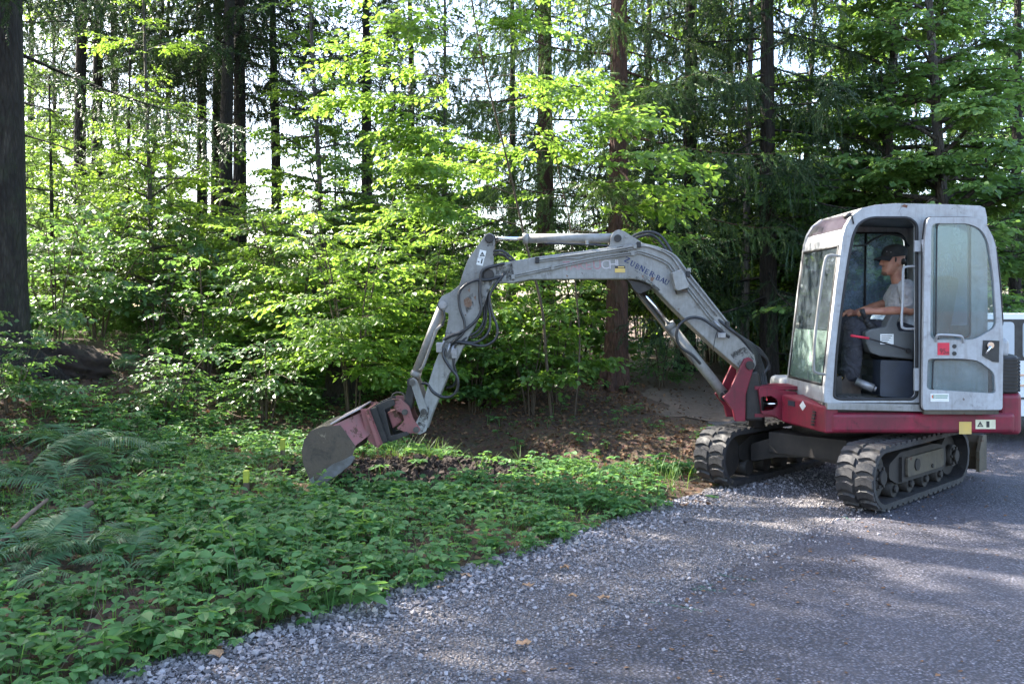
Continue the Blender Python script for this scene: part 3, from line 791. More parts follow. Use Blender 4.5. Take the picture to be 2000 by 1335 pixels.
def tree_meshes(tagname, wl, leafm, woodm):
    (wv, wq), (lv, lq) = wl
    return [('trunk', np_mesh(tagname + '_trunk', wv, wq, woodm, True)), ('crown', np_mesh(tagname + '_crown', lv, lq, leafm))]

# --- spruce
def twig_proto(seed, n=10, length=.32, nl=.052, w=.0125):
    r = np.random.default_rng(seed); v = []; q = []
    for j in range(n):
        t = (j + .3) / n
        p = np.array([0, length * t, -.06 * t * t])
        for k in range(3):
            a = r.uniform(0, 6.28); tl = nl * r.uniform(.8, 1.2) * (1.1 - .4 * t)
            d = np.array([math.cos(a) * .75, .66, math.sin(a) * .75]) * tl
            s_ = np.array([math.sin(a), 0, -math.cos(a)]) * w
            o = len(v); v += [p - s_ * .6, p + s_ * .6, p + d + s_ * .25, p + d - s_ * .25]; q.append((o, o + 1, o + 2, o + 3))
    o = len(v); e = np.array([0, length, -.06]); w_ = np.array([.004, 0, 0])
    v += [-w_, w_, e + w_ * .5, e - w_ * .5]; q.append((o, o + 1, o + 2, o + 3))
    return np.array(v), np.array(q)
TW_FINE = [twig_proto(i) for i in range(4)]
TW_COARSE = [twig_proto(10 + i, 8, .42, .085, .021) for i in range(4)]

def spruce_mesh(seed, H, r0, z0, lmax, nb, twigs, gap=.075, lean=(0, 0), hang=1.0, dead=0, dead_z=(1, 4), tw_sc=1.0):
    r = np.random.default_rng(seed)
    def tp(z): return Vector((lean[0] * z / H + .05 * math.sin(z * .4 + seed), lean[1] * z / H, z))
    zs = [-.25, 0.0, .25, .6] + list(np.linspace(1.2, H, 12))
    rs = [r0 * 1.75, r0 * 1.5, r0 * 1.22, r0 * 1.06] + [max(.02, r0 * (1 - .93 * (z / H) ** 1.1)) for z in zs[4:]]
    wood = [np_tube([tp(z) for z in zs], rs, 14)]
    # root flare
    for k in range(6):
        a = k * 1.05 + r.uniform(-.3, .3)
        wood.append(np_tube([Vector((math.cos(a) * r0 * .5, math.sin(a) * r0 * .5, .42)), Vector((math.cos(a) * r0 * 1.3, math.sin(a) * r0 * 1.3, .12)), Vector((math.cos(a) * r0 * 2.3, math.sin(a) * r0 * 2.3, -.12))], [r0 * .5, r0 * .42, r0 * .2], 6))
    Hd, Pt, Rl, Sc, L = [], [], [], [], []
    for i in range(nb):
        u = (i + r.random()) / nb; z = z0 + (H - z0) * u ** 1.0
        Lb = max(.35, lmax * (1 - u) ** .75 * r.uniform(.7, 1.1)); az = i * 2.399 + r.uniform(-.5, .5)
        el0 = r.uniform(-.25, .12) + .5 * u; dr = r.uniform(.22, .42) * hang * (1 - .6 * u)
        k = 8; pts = []
        p0 = tp(z)
        for j in range(k + 1):
            t = j / k; d = Lb * t; b_ = az + .15 * math.sin(t * 4 + i)
            pts.append(Vector((p0.x + d * math.cos(b_), p0.y + d * math.sin(b_), p0.z + d * math.sin(el0) - dr * Lb * t ** 1.3 + .22 * Lb * t ** 3)))
        wood.append(np_tube(pts, [max(.003, (.006 + .0065 * Lb) * (1 - .85 * j / k)) for j in range(k + 1)], 4))
        ns = int(Lb / gap)
        for j in range(ns):
            t = .16 + .84 * (j + r.random()) / ns; f = t * k; i0 = min(int(f), k - 1); q = pts[i0].lerp(pts[i0 + 1], f - i0)
            side = 1 if j % 2 else -1
            m = 1 + int(r.random() < .75) + int(Lb * (1 - t) > .5)
            h_ = az + side * r.uniform(.6, 1.15); pt = -r.uniform(.15, 1.15) * hang
            cur = np.array(q)
            for s_ in range(m):          # a side twig of one to three pieces, hanging more and more
                sc_ = r.uniform(.75, 1.15) * tw_sc
                Hd.append(h_ + r.normal(0, .15)); Pt.append(max(-1.5, pt - .25 * s_ * hang)); Rl.append(r.uniform(0, 6.28)); Sc.append(sc_); L.append(tuple(cur))
                pp = max(-1.5, pt - .25 * s_ * hang)
                cur = cur + .26 * sc_ * np.array([math.cos(h_) * math.cos(pp), math.sin(h_) * math.cos(pp), math.sin(pp)])
    for i in range(dead):
        z = r.uniform(*dead_z); az = r.uniform(0, 6.28); Ld = r.uniform(.4, 1.5); p0 = tp(z)
        pts = [Vector((p0.x + math.cos(az + .2 * t) * Ld * t, p0.y + math.sin(az + .2 * t) * Ld * t, p0.z - Ld * t * t * r.uniform(.05, .3))) for t in (0, .3, .6, 1)]
        wood.append(np_tube(pts, [.016, .012, .008, .003], 4))
        for t in (1, 2):
            a2 = az + r.choice([-1, 1]) * r.uniform(.5, 1)
            wood.append(np_tube([pts[t], pts[t] + Vector((math.cos(a2) * Ld * .4, math.sin(a2) * Ld * .4, -Ld * .12))], [.006, .002], 3))
    M = frames(np.array(Hd), np.array(Pt), np.array(Rl), np.array(Sc)); L = np.array(L)
    idx = r.integers(0, len(twigs), len(L)); parts = []
    for i, (pv, pq) in enumerate(twigs):
        m = idx == i; parts.append(instance_np(pv, pq, M[m], L[m]))
    return merge_np(wood), merge_np(parts)

SP_NEAR = spruce_mesh(1, 17, .19, 2.3, 2.9, 84, TW_FINE, .062, lean=(.35, 0), dead=14, dead_z=(1.2, 4.5))
SP_HANG = spruce_mesh(2, 16, .15, 1.5, 2.8, 120, TW_FINE, .062, hang=1.25, dead=6, dead_z=(.6, 2.5))
SP_FAR = spruce_mesh(3, 20, .165, 7.6, 2.8, 70, TW_COARSE, .12, dead=20, dead_z=(1.5, 7))
SP_FAR2 = spruce_mesh(4, 19, .155, 3.2, 2.9, 100, TW_COARSE, .11, hang=1.15, dead=12, dead_z=(1.0, 5))
SP_SMALL = spruce_mesh(5, 5.5, .07, .35, 1.35, 46, TW_COARSE, .12, hang=.7)
SP_LEFT = spruce_mesh(6, 19, .36, 3.4, 3.2, 64, TW_FINE, .07, dead=9, dead_z=(1.6, 3.8))
M_NEAR = tree_meshes('roadside_spruce', SP_NEAR, NEEDLE_L, BARK_R)
M_HANG = tree_meshes('weeping_spruce', SP_HANG, NEEDLE, BARK_D)
M_FAR = tree_meshes('tall_spruce', SP_FAR, NEEDLE, BARK_D)
M_FAR2 = tree_meshes('full_spruce', SP_FAR2, NEEDLE, BARK_D)
M_SMALL = tree_meshes('young_spruce', SP_SMALL, NEEDLE_L, BARK_D)
M_LEFT = tree_meshes('edge_spruce', SP_LEFT, NEEDLE, BARK_D)
for nm, t in (('near', SP_NEAR), ('hang', SP_HANG), ('far', SP_FAR), ('far2', SP_FAR2), ('left', SP_LEFT)): print(nm, len(t[1][1]))

place('spruce_tree', 'red-brown spruce trunk standing in the middle behind the excavator boom', 'tree', M_NEAR, at(1197, 14.5), 0.4, 1.0)
place('spruce_tree', 'thick dark spruce trunk cut by the left picture edge', 'tree', M_LEFT, at(-8, 11.0), 2.1, 1.0)
place('spruce_tree', 'dark spruce with long hanging twigs just left of the cab roof', 'tree', M_HANG, at(1500, 15.5), 1.0, 1.08)
place('spruce_tree', 'dark weeping spruce between the red-brown trunk and the birch', 'tree', M_HANG, at(1345, 17.5), 3.3, 1.12)
place('spruce_tree', 'light green spruce boughs hanging left of the red-brown trunk', 'tree', M_NEAR, at(1075, 17.0), 3.5, 1.0)
FARL = [
    (160, 19.0, M_FAR, 'first tall dark trunk right of the thick left edge spruce'),
    (192, 20.5, M_FAR, 'second tall dark trunk right of the left edge, leaning slightly'),
    (224, 24.0, M_FAR, 'thin tall trunk against white sky at upper left'),
    (392, 22.0, M_FAR, 'slim dark trunk left of the paired trunks at left centre'),
    (424, 24.0, M_FAR, 'slim dark trunk directly left of the broader grey paired trunk'),
    (446, 18.5, M_FAR, 'broad grey spruce trunk of the pair at left centre'),
    (468, 20.0, M_FAR, 'darker spruce trunk of the pair at left centre'),
    (536, 22.0, M_FAR, 'lone spruce trunk before the white sky gap at left centre'),
    (716, 21.0, M_FAR, 'spruce trunk at the top edge above the bright green shrub'),
    (800, 25.0, M_FAR2, 'dark spruce deep behind the bright sapling crown'),
    (1000, 26.0, M_FAR2, 'dark spruce far behind the stick of the excavator'),
    (1270, 24.0, M_FAR2, 'dark spruce far behind the bend of the boom'),
    (1650, 23.0, M_FAR2, 'dark spruce behind the front of the cab'),
    (1830, 22.0, M_FAR2, 'dark spruce directly behind the cab roof'),
    (1985, 20.0, M_FAR2, 'spruce at the right picture edge above the white car'),
    (60, 30.0, M_FAR, 'spruce deep in the forest beside the left edge trunk'),
    (330, 32.0, M_FAR, 'spruce far back between the left trunks and paired trunks'),
]
for i, (px, D, me, lab) in enumerate(FARL):
    place('spruce_tree', lab, 'tree', me, at(px, D), i * 1.37, random.uniform(.9, 1.08), 'tall spruces of the forest behind', scz=random.uniform(.68, .82))
# unseen spruces added so that their crowns shade the road (left of the frame, along the sunny side)
SHADE_SPRUCES = [(-9.6, 9.3, 'nearest the left edge trunk'), (-8.2, 6.6, 'second from the road'), (-12.6, 13.0, 'farthest back'), (-11.2, 6.2, 'third from the road'), (-7.4, 3.6, 'nearest the road'), (-13.5, 9.8, 'farthest left'), (-10.6, 11.3, 'second from the left edge trunk'), (-6.9, 5.1, 'in line with the ferns')]
for i, (x, y, wh) in enumerate(SHADE_SPRUCES):
    place('spruce_tree', 'unseen tall spruce added for shade outside the left picture edge, ' + wh, 'tree', M_FAR2, (x, y, gz(x, y) - .05), i * 2.1, 1.0, 'added shade spruces left of the picture')
YOUNG = [(250, 17.0, 1.0, 'young spruce in the left understorey below the thin trunks'), (655, 19.0, .9, 'young spruce left of the bright sapling crown'),
         (1690, 16.5, .95, 'young spruce just behind the cab roof front'), (1560, 19.0, 1.0, 'young spruce in the shade left of the cab'),
         (1790, 18.5, 1.15, 'young spruce rising above the cab roof'), (100, 15.0, .8, 'young spruce beside the thick left edge trunk'),
         (770, 22, 1.2, 'young dark spruce behind the bright sapling')]
for i, (px, D, s, lab) in enumerate(YOUNG):
    place('young_spruce', lab, 'tree', M_SMALL, at(px, D), i * 1.9, s, 'young spruces')

# --- deciduous
def V3(px, py, D, base):
    p = P(px, py, D); return Vector((p.x - base[0], p.y - base[1], p.z - base[2]))

b = at(1078, 11.9)
tr = [Vector((0, 0, -.1)), V3(1066, 690, 11.8, b), V3(1058, 600, 11.7, b), V3(1036, 510, 11.6, b), V3(1015, 420, 11.6, b), V3(985, 290, 11.5, b), V3(952, 160, 11.4, b), V3(928, 40, 11.4, b), V3(905, -120, 11.4, b), V3(890, -260, 11.4, b)]
br = []
r_ = np.random.default_rng(3)
for i in range(22):   # long layered sprays reaching left and forward into the light
    t = .42 + .55 * (i + r_.random()) / 22
    left = r_.random() < .68
    az = r_.uniform(2.5, 4.0) if left else r_.uniform(-1.2, 1.0)
    br.append((t, az, r_.uniform(.0, .35), (2.3 if left else 1.25) * r_.uniform(.6, 1.05) * (1 - .45 * max(0, t - .7) / .3), r_.uniform(.08, .28)))
m1 = tree_meshes('beech_sapling', decid_mesh(11, tr, (.022, .007), br, SPR_BEECH, .16), LEAF_BRIGHT, TWIG)
place('beech_sapling', 'slender curved sapling with glowing yellow-green leaves behind the excavator stick', 'tree', m1, b)

def shrub(seed, nst, height, spread, sprays, leafm, name, lmax=.9, nb=9, step=.16, lean=None):
    r = np.random.default_rng(seed); wparts, lparts = [], []
    for k in range(nst):
        a = k * 6.283 / nst + r.uniform(-.4, .4); h = height * r.uniform(.75, 1.1); d = spread * r.uniform(.4, 1.0)
        if lean is not None: lx, ly = lean
        else: lx = ly = 0
        pts = [Vector((math.cos(a) * .06, math.sin(a) * .06, -.08)), Vector((math.cos(a) * d * .25 + lx * .2, math.sin(a) * d * .25 + ly * .2, h * .33)),
               Vector((math.cos(a) * d * .6 + lx * .55, math.sin(a) * d * .6 + ly * .55, h * .68)), Vector((math.cos(a) * d * 1.05 + lx, math.sin(a) * d * 1.05 + ly, h))]
        w, l = decid_mesh(seed * 31 + k, pts, (.016, .004), rand_branches(seed * 17 + k, nb, .25, .98, lmax, (-.05, .4), (.08, .3), 1.3), sprays, step)
        wparts.append(w); lparts.append(l)
    return tree_meshes(name, (merge_np(wparts), merge_np(lparts)), leafm, TWIG)

SH_BRIGHT = shrub(1, 6, 2.9, 1.1, SPR_BEECH, LEAF_BRIGHT, 'bright_shrub', 1.0, 11)
SH_HAZEL = shrub(2, 7, 2.3, .9, SPR_HAZEL, LEAF_MID, 'hazel_shrub', .8, 8)
SH_MID = shrub(3, 5, 2.6, 1.0, SPR_SMALL, LEAF_MID, 'green_shrub', .9, 9)
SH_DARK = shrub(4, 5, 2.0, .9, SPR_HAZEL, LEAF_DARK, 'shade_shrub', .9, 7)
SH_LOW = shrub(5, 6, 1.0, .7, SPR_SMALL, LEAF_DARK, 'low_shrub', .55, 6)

SHR = [ # px, D, mesh, scale, name, label
    (690, 11.6, SH_BRIGHT, 1.0, 'beech_shrub', 'bright yellow-green shrub rising behind the bucket'),
    (585, 13.5, SH_BRIGHT, 1.05, 'beech_shrub', 'sunlit shrub left of the one behind the bucket'),
    (830, 13.2, SH_BRIGHT, .92, 'beech_shrub', 'sunlit shrub directly behind the bucket cylinder'),
    (960, 13.8, SH_BRIGHT, .86, 'beech_shrub', 'sunlit shrub behind the bend of the stick and boom'),
    (760, 16.5, SH_MID, 1.25, 'leafy_shrub', 'tall green shrub behind the bright yellow-green shrubs'),
    (480, 15.0, SH_MID, .95, 'leafy_shrub', 'green shrub under the paired trunks at left centre'),
    (400, 12.8, SH_DARK, .85, 'leafy_shrub', 'glossy dark shrub in the shade left of the bright shrubs'),
    (300, 14.0, SH_DARK, 1.0, 'leafy_shrub', 'glossy shrub with pale shining leaves below the thin trunks'),
    (190, 13.5, SH_DARK, 1.05, 'leafy_shrub', 'glossy shrub with pale leaves right of the left edge trunk'),
    (110, 12.4, SH_DARK, .9, 'leafy_shrub', 'dark shrub close beside the left edge trunk'),
    (20, 9.4, SH_DARK, .55, 'leafy_shrub', 'dark leafy shoots in front of the left edge trunk'),
    (340, 18.0, SH_MID, 1.45, 'leafy_shrub', 'tall leafy shrub under the left tree crowns'),
    (220, 19.0, SH_MID, 1.6, 'leafy_shrub', 'tall leafy shrub between the thin left trunks'),
    (110, 19.5, SH_MID, 1.6, 'leafy_shrub', 'tall leafy shrub right of the left edge trunk'),
    (480, 20.5, SH_BRIGHT, 1.05, 'beech_shrub', 'yellow-green shrub below the white sky gap'),
    (610, 20.0, SH_MID, 1.15, 'leafy_shrub', 'green shrub deep behind the sunlit shrubs'),
    (520, 11.6, SH_LOW, 1.05, 'low_shrub', 'low shrub on the ground cover left of the bucket'),
    (330, 10.9, SH_LOW, .9, 'low_shrub', 'low shady shrub beyond the ferns'),
    (1085, 12.9, SH_HAZEL, .82, 'hazel_shrub', 'multi-stemmed hazel left of the red-brown trunk base'),
    (950, 12.6, SH_LOW, 1.1, 'low_shrub', 'low shrub on the ditch bank under the boom'),
    (1130, 16.5, SH_HAZEL, 1.1, 'hazel_shrub', 'hazel behind the red-brown trunk'),
    (1290, 15.0, SH_LOW, .9, 'low_shrub', 'low green shrub right of the red-brown trunk base'),
    (1330, 20.0, SH_MID, 1.1, 'leafy_shrub', 'green shrub beyond the dirt trail under the boom'),
    (1420, 22.5, SH_MID, 1.25, 'leafy_shrub', 'green shrub beyond the trail, left of the birch'),
    (1520, 21.0, SH_MID, 1.05, 'leafy_shrub', 'green shrub right of the birch, left of the cab'),
    (1610, 25.0, SH_BRIGHT, 1.3, 'beech_shrub', 'light green shrub seen through the front cab window'),
    (1250, 27.0, SH_BRIGHT, 1.5, 'beech_shrub', 'light green shrub far behind the boom'),
    (890, 21.0, SH_MID, 1.3, 'leafy_shrub', 'green shrub far behind the excavator stick'),
    (1960, 17.5, SH_MID, 1.05, 'leafy_shrub', 'green shrub behind the white car at right'),
    (1860, 21.0, SH_MID, 1.3, 'leafy_shrub', 'green shrub behind the cab door window'),
    (1740, 24.0, SH_MID, 1.4, 'leafy_shrub', 'green shrub far behind the driver'),
    (30, 16.0, SH_MID, 1.2, 'leafy_shrub', 'green shrub just behind the left edge trunk'),
    (925, 12.3, SH_HAZEL, .80, 'hazel_shrub', 'hazel under the boom, right of the hanging hoses'),
    (1035, 12.2, SH_HAZEL, .72, 'hazel_shrub', 'hazel under the middle of the boom'),
    (800, 18.5, SH_BRIGHT, 1.5, 'beech_shrub', 'tall light green shrub behind the bright sapling crown'),
    (700, 19.5, SH_MID, 1.7, 'leafy_shrub', 'tall green shrub at left behind the bright sapling'),
    (405, 17.0, SH_BRIGHT, .85, 'beech_shrub', 'light green shrub before the paired trunks'),
    (260, 16.5, SH_MID, 1.35, 'leafy_shrub', 'leafy shrub in the middle of the left understorey'),
    (150, 22.0, SH_BRIGHT, 1.7, 'beech_shrub', 'tall light green shrub behind the first dark trunks'),
    (1180, 19.0, SH_MID, 1.5, 'leafy_shrub', 'tall green shrub behind the red-brown trunk'),
    (1390, 19.0, SH_MID, 1.5, 'leafy_shrub', 'tall green shrub between the trail and the birch'),
    (1480, 26.0, SH_BRIGHT, 1.8, 'beech_shrub', 'light green shrub far back right of the birch'),
    (1590, 20.0, SH_MID, 1.6, 'leafy_shrub', 'tall green shrub beside the front of the cab'),
    (560, 25.0, SH_BRIGHT, 1.0, 'beech_shrub', 'light green shrub far back at the white sky gap'),
]
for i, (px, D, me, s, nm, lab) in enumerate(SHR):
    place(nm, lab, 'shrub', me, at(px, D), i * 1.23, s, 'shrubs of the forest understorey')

def big_tree(seed, H, r0, lean, sprays, leafm, woodm, name, nb=30, t0=.22, lmax=2.8, step=.2):
    pts = [Vector((0, 0, -.2)), Vector((lean[0] * .15, lean[1] * .15, H * .2)), Vector((lean[0] * .45, lean[1] * .45, H * .5)), Vector((lean[0], lean[1], H))]
    return tree_meshes(name, decid_mesh(seed, pts, (r0, r0 * .2), rand_branches(seed, nb, t0, .98, lmax, (.0, .55), (.08, .3), 1.0), sprays, step), leafm, woodm)
BT_MAPLE = big_tree(21, 11, .17, (.8, .2), SPR_MAPLE, LEAF_MAPLE, BARK_G, 'maple', 58, .24, 3.0, .17)
BT_BEECH = big_tree(22, 9, .10, (.4, .3), SPR_BEECH, LEAF_MID, BARK_G, 'beech', 48, .18, 2.4, .17)
BT_BIRCH = big_tree(23, 11, .105, (.25, 0), SPR_SMALL, LEAF_MID, BARK_B, 'birch', 26, .42, 1.9)
TREES = [
    (1705, 15.8, BT_MAPLE, 1.0, 'maple_tree', 'leaning grey trunk behind the cab carrying a broad green crown'),
    (1860, 14.6, BT_MAPLE, .95, 'maple_tree', 'maple with dense mid-green crown above the cab door'),
    (1452, 16.2, BT_BIRCH, 1.0, 'birch_tree', 'pale birch trunk standing behind the boom foot'),
    (1553, 18.0, BT_BEECH, 1.1, 'beech_tree', 'pale grey slim trunk left of the cab roof'),
    (1642, 19.0, BT_BEECH, 1.0, 'beech_tree', 'thin forked tree rising over the cab front'),
    (640, 17.0, BT_BEECH, .95, 'beech_tree', 'blue-green leafy tree at upper left of the sapling'),
    (300, 15.5, BT_BEECH, .72, 'beech_tree', 'light green leafy tree hanging over the left understorey'),
    (285, 22.0, BT_BEECH, .9, 'beech_tree', 'leafy tree left of the paired trunks'),
    (870, 19.5, BT_BEECH, 1.0, 'beech_tree', 'leafy tree behind the top of the sapling'),
    (1290, 20.5, BT_BEECH, 1.05, 'beech_tree', 'leafy tree above the bend of the boom'),
    (1420, 25.0, BT_MAPLE, 1.0, 'maple_tree', 'leafy tree far behind the birch'),
    (1990, 24.0, BT_MAPLE, 1.0, 'maple_tree', 'leafy tree far back at the right picture edge'),
    (110, 23.0, BT_BEECH, 1.1, 'beech_tree', 'leafy tree deep behind the left edge trunk'),
]
for i, (px, D, me, s, nm, lab) in enumerate(TREES):
    place(nm, lab, 'tree', me, at(px, D), (0.0 if nm == 'birch_tree' else i * 1.7), s, 'leafy forest trees')
# bright leafy bough to the right of the sapling, above the boom (its own small tree behind the boom)
b = at(1120, 12.2)
tr = [Vector((0, 0, -.1)), V3(1132, 680, 12.2, b), V3(1124, 560, 12.2, b), V3(1112, 430, 12.1, b), V3(1090, 330, 12.0, b), V3(1075, 220, 12.0, b), V3(1060, 120, 12.0, b)]
br = [(.42 + .45 * i / 9, (-.2 if i % 3 else 2.6) + r_.uniform(-.5, .5), r_.uniform(.0, .25), (1.9 if i % 3 else .9) * r_.uniform(.7, 1.1), r_.uniform(.05, .2)) for i in range(9)]
m2 = tree_meshes('hazel_sapling', decid_mesh(13, tr, (.015, .005), br, SPR_HAZEL, .22), LEAF_BRIGHT, TWIG)
place('hazel_sapling', 'thin sapling with large bright leaves reaching right above the boom', 'tree', m2, b)

# ------------------------------------------------------------------ excavator
DB = 8.0                 # near face of boom and stick
CX, CY = 2.90, 8.08      # slew centre
EXC = thing('excavator', 'white and red mini excavator on rubber tracks with its boom reaching left', 'excavator', (CX, CY, 0))
def q2(pts, D): return [XZ(px, py, D) for px, py in pts]
def part(name, geo, mats, parent=EXC, bevel=0, **k): return obj(name, geo, mats, parent, bevel, **k)

# --- undercarriage -------------------------------------------------------
TU = Vector((0.72, 0.694, 0)).normalized(); TV = Vector((TU.y, -TU.x, 0))     # along the track, towards the near side
CC = Vector((CX, CY, 0))
def tw(u, v, z): return CC + TU * u + TV * v + Vector((0, 0, z))
R_T, HALF, ZC = 0.235, 0.76, 0.27
def track_path(r, n=14):
    pts = []
    for k in range(n + 1):
        a = math.pi / 2 + math.pi * k / n
        pts.append((-HALF + r * math.cos(a), ZC + r * math.sin(a)))
    for k in range(n + 1):
        a = -math.pi / 2 + math.pi * k / n
        pts.append((HALF + r * math.cos(a), ZC + r * math.sin(a)))
    return pts
lug_me = None
def make_track(vc, side):
    global lug_me
    outer = track_path(R_T); inner = track_path(R_T - 0.035)
    g = Geo(); w = 0.15
    n = len(outer); vs = []
    for (u, z) in outer: vs += [tw(u, vc - w, z), tw(u, vc + w, z)]
    for (u, z) in inner: vs += [tw(u, vc - w, z), tw(u, vc + w, z)]
    fs = []
    for i in range(n):
        j = (i + 1) % n
        fs += [(2 * i, 2 * j, 2 * j + 1, 2 * i + 1), (2 * n + 2 * i, 2 * n + 2 * i + 1, 2 * n + 2 * j + 1, 2 * n + 2 * j),
               (2 * i, 2 * n + 2 * i, 2 * n + 2 * j, 2 * j), (2 * i + 1, 2 * j + 1, 2 * n + 2 * j + 1, 2 * n + 2 * i + 1)]
    g.add(vs, fs, True)
    tr = part('rubber_track', g, RUBBER)
    m = tr.modifiers.new('edge', 'EDGE_SPLIT'); m.split_angle = math.radians(40)
    # lugs
    if lug_me is None:
        lg = Geo(); a, h = 0.037, 0.021
        vs = []
        for v in (-0.067, -0.022, 0.022, 0.067):
            bend = -0.012 if abs(v) < 0.03 else 0.008
            vs += [(bend - a, v, 0), (bend + a, v, 0), (bend + a * .80, v, h), (bend - a * .80, v, h)]
        fs = [(0, 1, 2, 3), (15, 14, 13, 12)]
        for k in range(3):
            o = k * 4
            for i in range(4):
                j = (i + 1) % 4; fs.append((o + i, o + 4 + i, o + 4 + j, o + j))
        lg.add(vs, fs)
        tmp = obj('tread_lug', lg, LUGM); lug_me = tmp.data; bpy.data.objects.remove(tmp)
    per = 4 * HALF + 2 * math.pi * R_T; N = 44; r = R_T
    for i in range(N):
        for col in (-1, 1):
            s = (i + (0.5 if col > 0 else 0)) * per / N
            if s < 2 * HALF: u = -HALF + s; z = ZC - r; nrm = Vector((0, 0, -1)); tan = TU
            elif s < 2 * HALF + math.pi * r:
                a = -math.pi / 2 + (s - 2 * HALF) / r; u = HALF + r * math.cos(a); z = ZC + r * math.sin(a)
                nrm = TU * math.cos(a) + Vector((0, 0, math.sin(a))); tan = TU * -math.sin(a) + Vector((0, 0, math.cos(a)))
            elif s < 4 * HALF + math.pi * r: u = HALF - (s - 2 * HALF - math.pi * r); z = ZC + r; nrm = Vector((0, 0, 1)); tan = -TU
            else:
                a = math.pi / 2 + (s - 4 * HALF - math.pi * r) / r; u = -HALF + r * math.cos(a); z = ZC + r * math.sin(a)
                nrm = TU * math.cos(a) + Vector((0, 0, math.sin(a))); tan = TU * -math.sin(a) + Vector((0, 0, math.cos(a)))
            p = tw(u, vc + col * 0.079, z) - CC - nrm * 0.003
            yv = nrm.cross(tan)
            o = bpy.data.objects.new('tread_lug', lug_me); C.objects.link(o); o.parent = tr
            o.matrix_local = Matrix(((tan.x, yv.x, nrm.x, p.x), (tan.y, yv.y, nrm.y, p.y), (tan.z, yv.z, nrm.z, p.z), (0, 0, 0, 1)))
    # inside: wheels, rollers, side frame
    for u, rr, nm in ((-HALF, 0.185, 'idler_wheel'), (HALF, 0.175, 'drive_sprocket')):
        g = Geo(); g.disc(tw(u, vc, ZC), TV, rr, 0.10, 28); g.disc(tw(u, vc + side * 0.06, ZC), TV, rr * 0.55, 0.08, 20); g.disc(tw(u, vc + side * 0.115, ZC), TV, rr * .3, 0.03, 12)
        for k in range(6): g.disc(tw(u + math.cos(k * 1.047) * rr * .42, vc + side * .105, ZC + math.sin(k * 1.047) * rr * .42), TV, .014, .02, 6)
        part(nm, g, DARKFR, tr)
    for k in range(4):
        g = Geo(); g.disc(tw(-0.46 + k * 0.31, vc, ZC - R_T + 0.105), TV, 0.07, 0.16, 18); g.disc(tw(-0.46 + k * 0.31, vc + side * .09, ZC - R_T + 0.105), TV, 0.03, 0.03, 10); part('track_roller', g, DARKFR, tr)
    g = Geo()
    poly = roundpoly([(-0.60, .24), (-0.44, .175), (.52, .175), (.58, .24), (.56, .385), (.30, .425), (-.40, .425), (-.60, .35)], .03)
    g.slab([poly], lambda u, v, t: tw(u, t, v), vc + side * .10 if side > 0 else vc - .10, vc - .06 if side > 0 else vc + .06)
    part('side_frame', g, DARKFR, tr, 0.008)
    g = Geo(); poly = roundpoly([(-.30, .215), (.46, .215), (.46, .375), (-.30, .375)], .03)
    g.slab([poly], lambda u, v, t: tw(u, t, v), vc + side * .102, vc + side * .125); part('cover_plate', g, STEEL_MUD, tr, 0.006)
    for nm_, g in (('frame_rib', Geo().obox(tw(-.40, vc + side * .112, .29), TU, TV, (0, 0, 1), .012, .012, .10)), ('adjuster_cover', Geo().disc(tw(-.12, vc + side * .13, .30), TV, .05, .012, 16)), ('frame_bolt', Geo().disc(tw(.2, vc + side * .13, .25), TV, .018, .012, 8))): part(nm_, g, DARKFR, tr)
    return tr
make_track(0.66, 1)
make_track(-0.66, -1)
# cross frame with arched legs
g = Geo()
for s in (1, -1):
    for uu in (-.34, .34):
        poly = roundpoly([(.0, .47), (.0, .30), (.30, .27), (.56, .20), (.56, .36), (.34, .44)], .03)
        g.slab([[(a, z) for a, z in poly]], lambda a, z, t, s=s: tw(t, s * a, z), uu - .13, uu + .13)
g.obox(tw(0, 0, .40), TU, TV, (0, 0, 1), .5, .36, .09)
part('track_frame', g, DARKFR, EXC, .012)
g = Geo(); g.disc(tw(0, 0, .525), (0, 0, 1), .36, .11, 36); part('slew_ring', g, BLACKM)
# dozer blade at the rear
g = Geo()
prof = [(1.33, .07), (1.30, .20), (1.315, .33), (1.36, .40), (1.385, .385), (1.345, .32), (1.335, .2), (1.37, .07)]
g.slab([prof], lambda u, z, t: tw(u, t, z), -.80, .80)
bl = part('dozer_blade', g, STEEL_MUD, EXC, .006)
for v in (.795, -.83):
    g = Geo(); g.slab([[(1.21, .07), (1.21, .26), (1.30, .40), (1.40, .40), (1.40, .07)]], lambda u, z, t: tw(u, t, z), v, v + .03); part('blade_end_plate', g, STEEL_MUD, bl)
for v in (-.3, .3):
    g = Geo(); g.tube([tw(.45, v * .8, .33), tw(1.0, v, .25), tw(1.33, v, .22)], .055, 8); part('blade_arm', g, RED, bl)

# --- upper body ----------------------------------------------------------
YN = 7.28
def plan(r, near, x_front, far, n=26):
    """outline of the turntable body: straight flanks, round tail"""
    pts = [(x_front, near)]
    a0 = math.asin((near - CY) / r); a1 = math.asin((far - CY) / r)
    for k in range(n + 1):
        a = a0 + (a1 - a0) * k / n
        pts.append((CX + r * math.cos(a), CY + r * math.sin(a)))
    pts += [(x_front, far), (x_front - .12, CY + .33), (x_front - .12, CY - .30)]
    return pts
def zslab(poly, z0, z1): return Geo().slab([poly], lambda x, y, t: (x, y, t), z0, z1)
body = part('body_shell', zslab(plan(1.43, YN, 2.60, 8.86), .575, .745), RED, EXC, .035, seg=3)
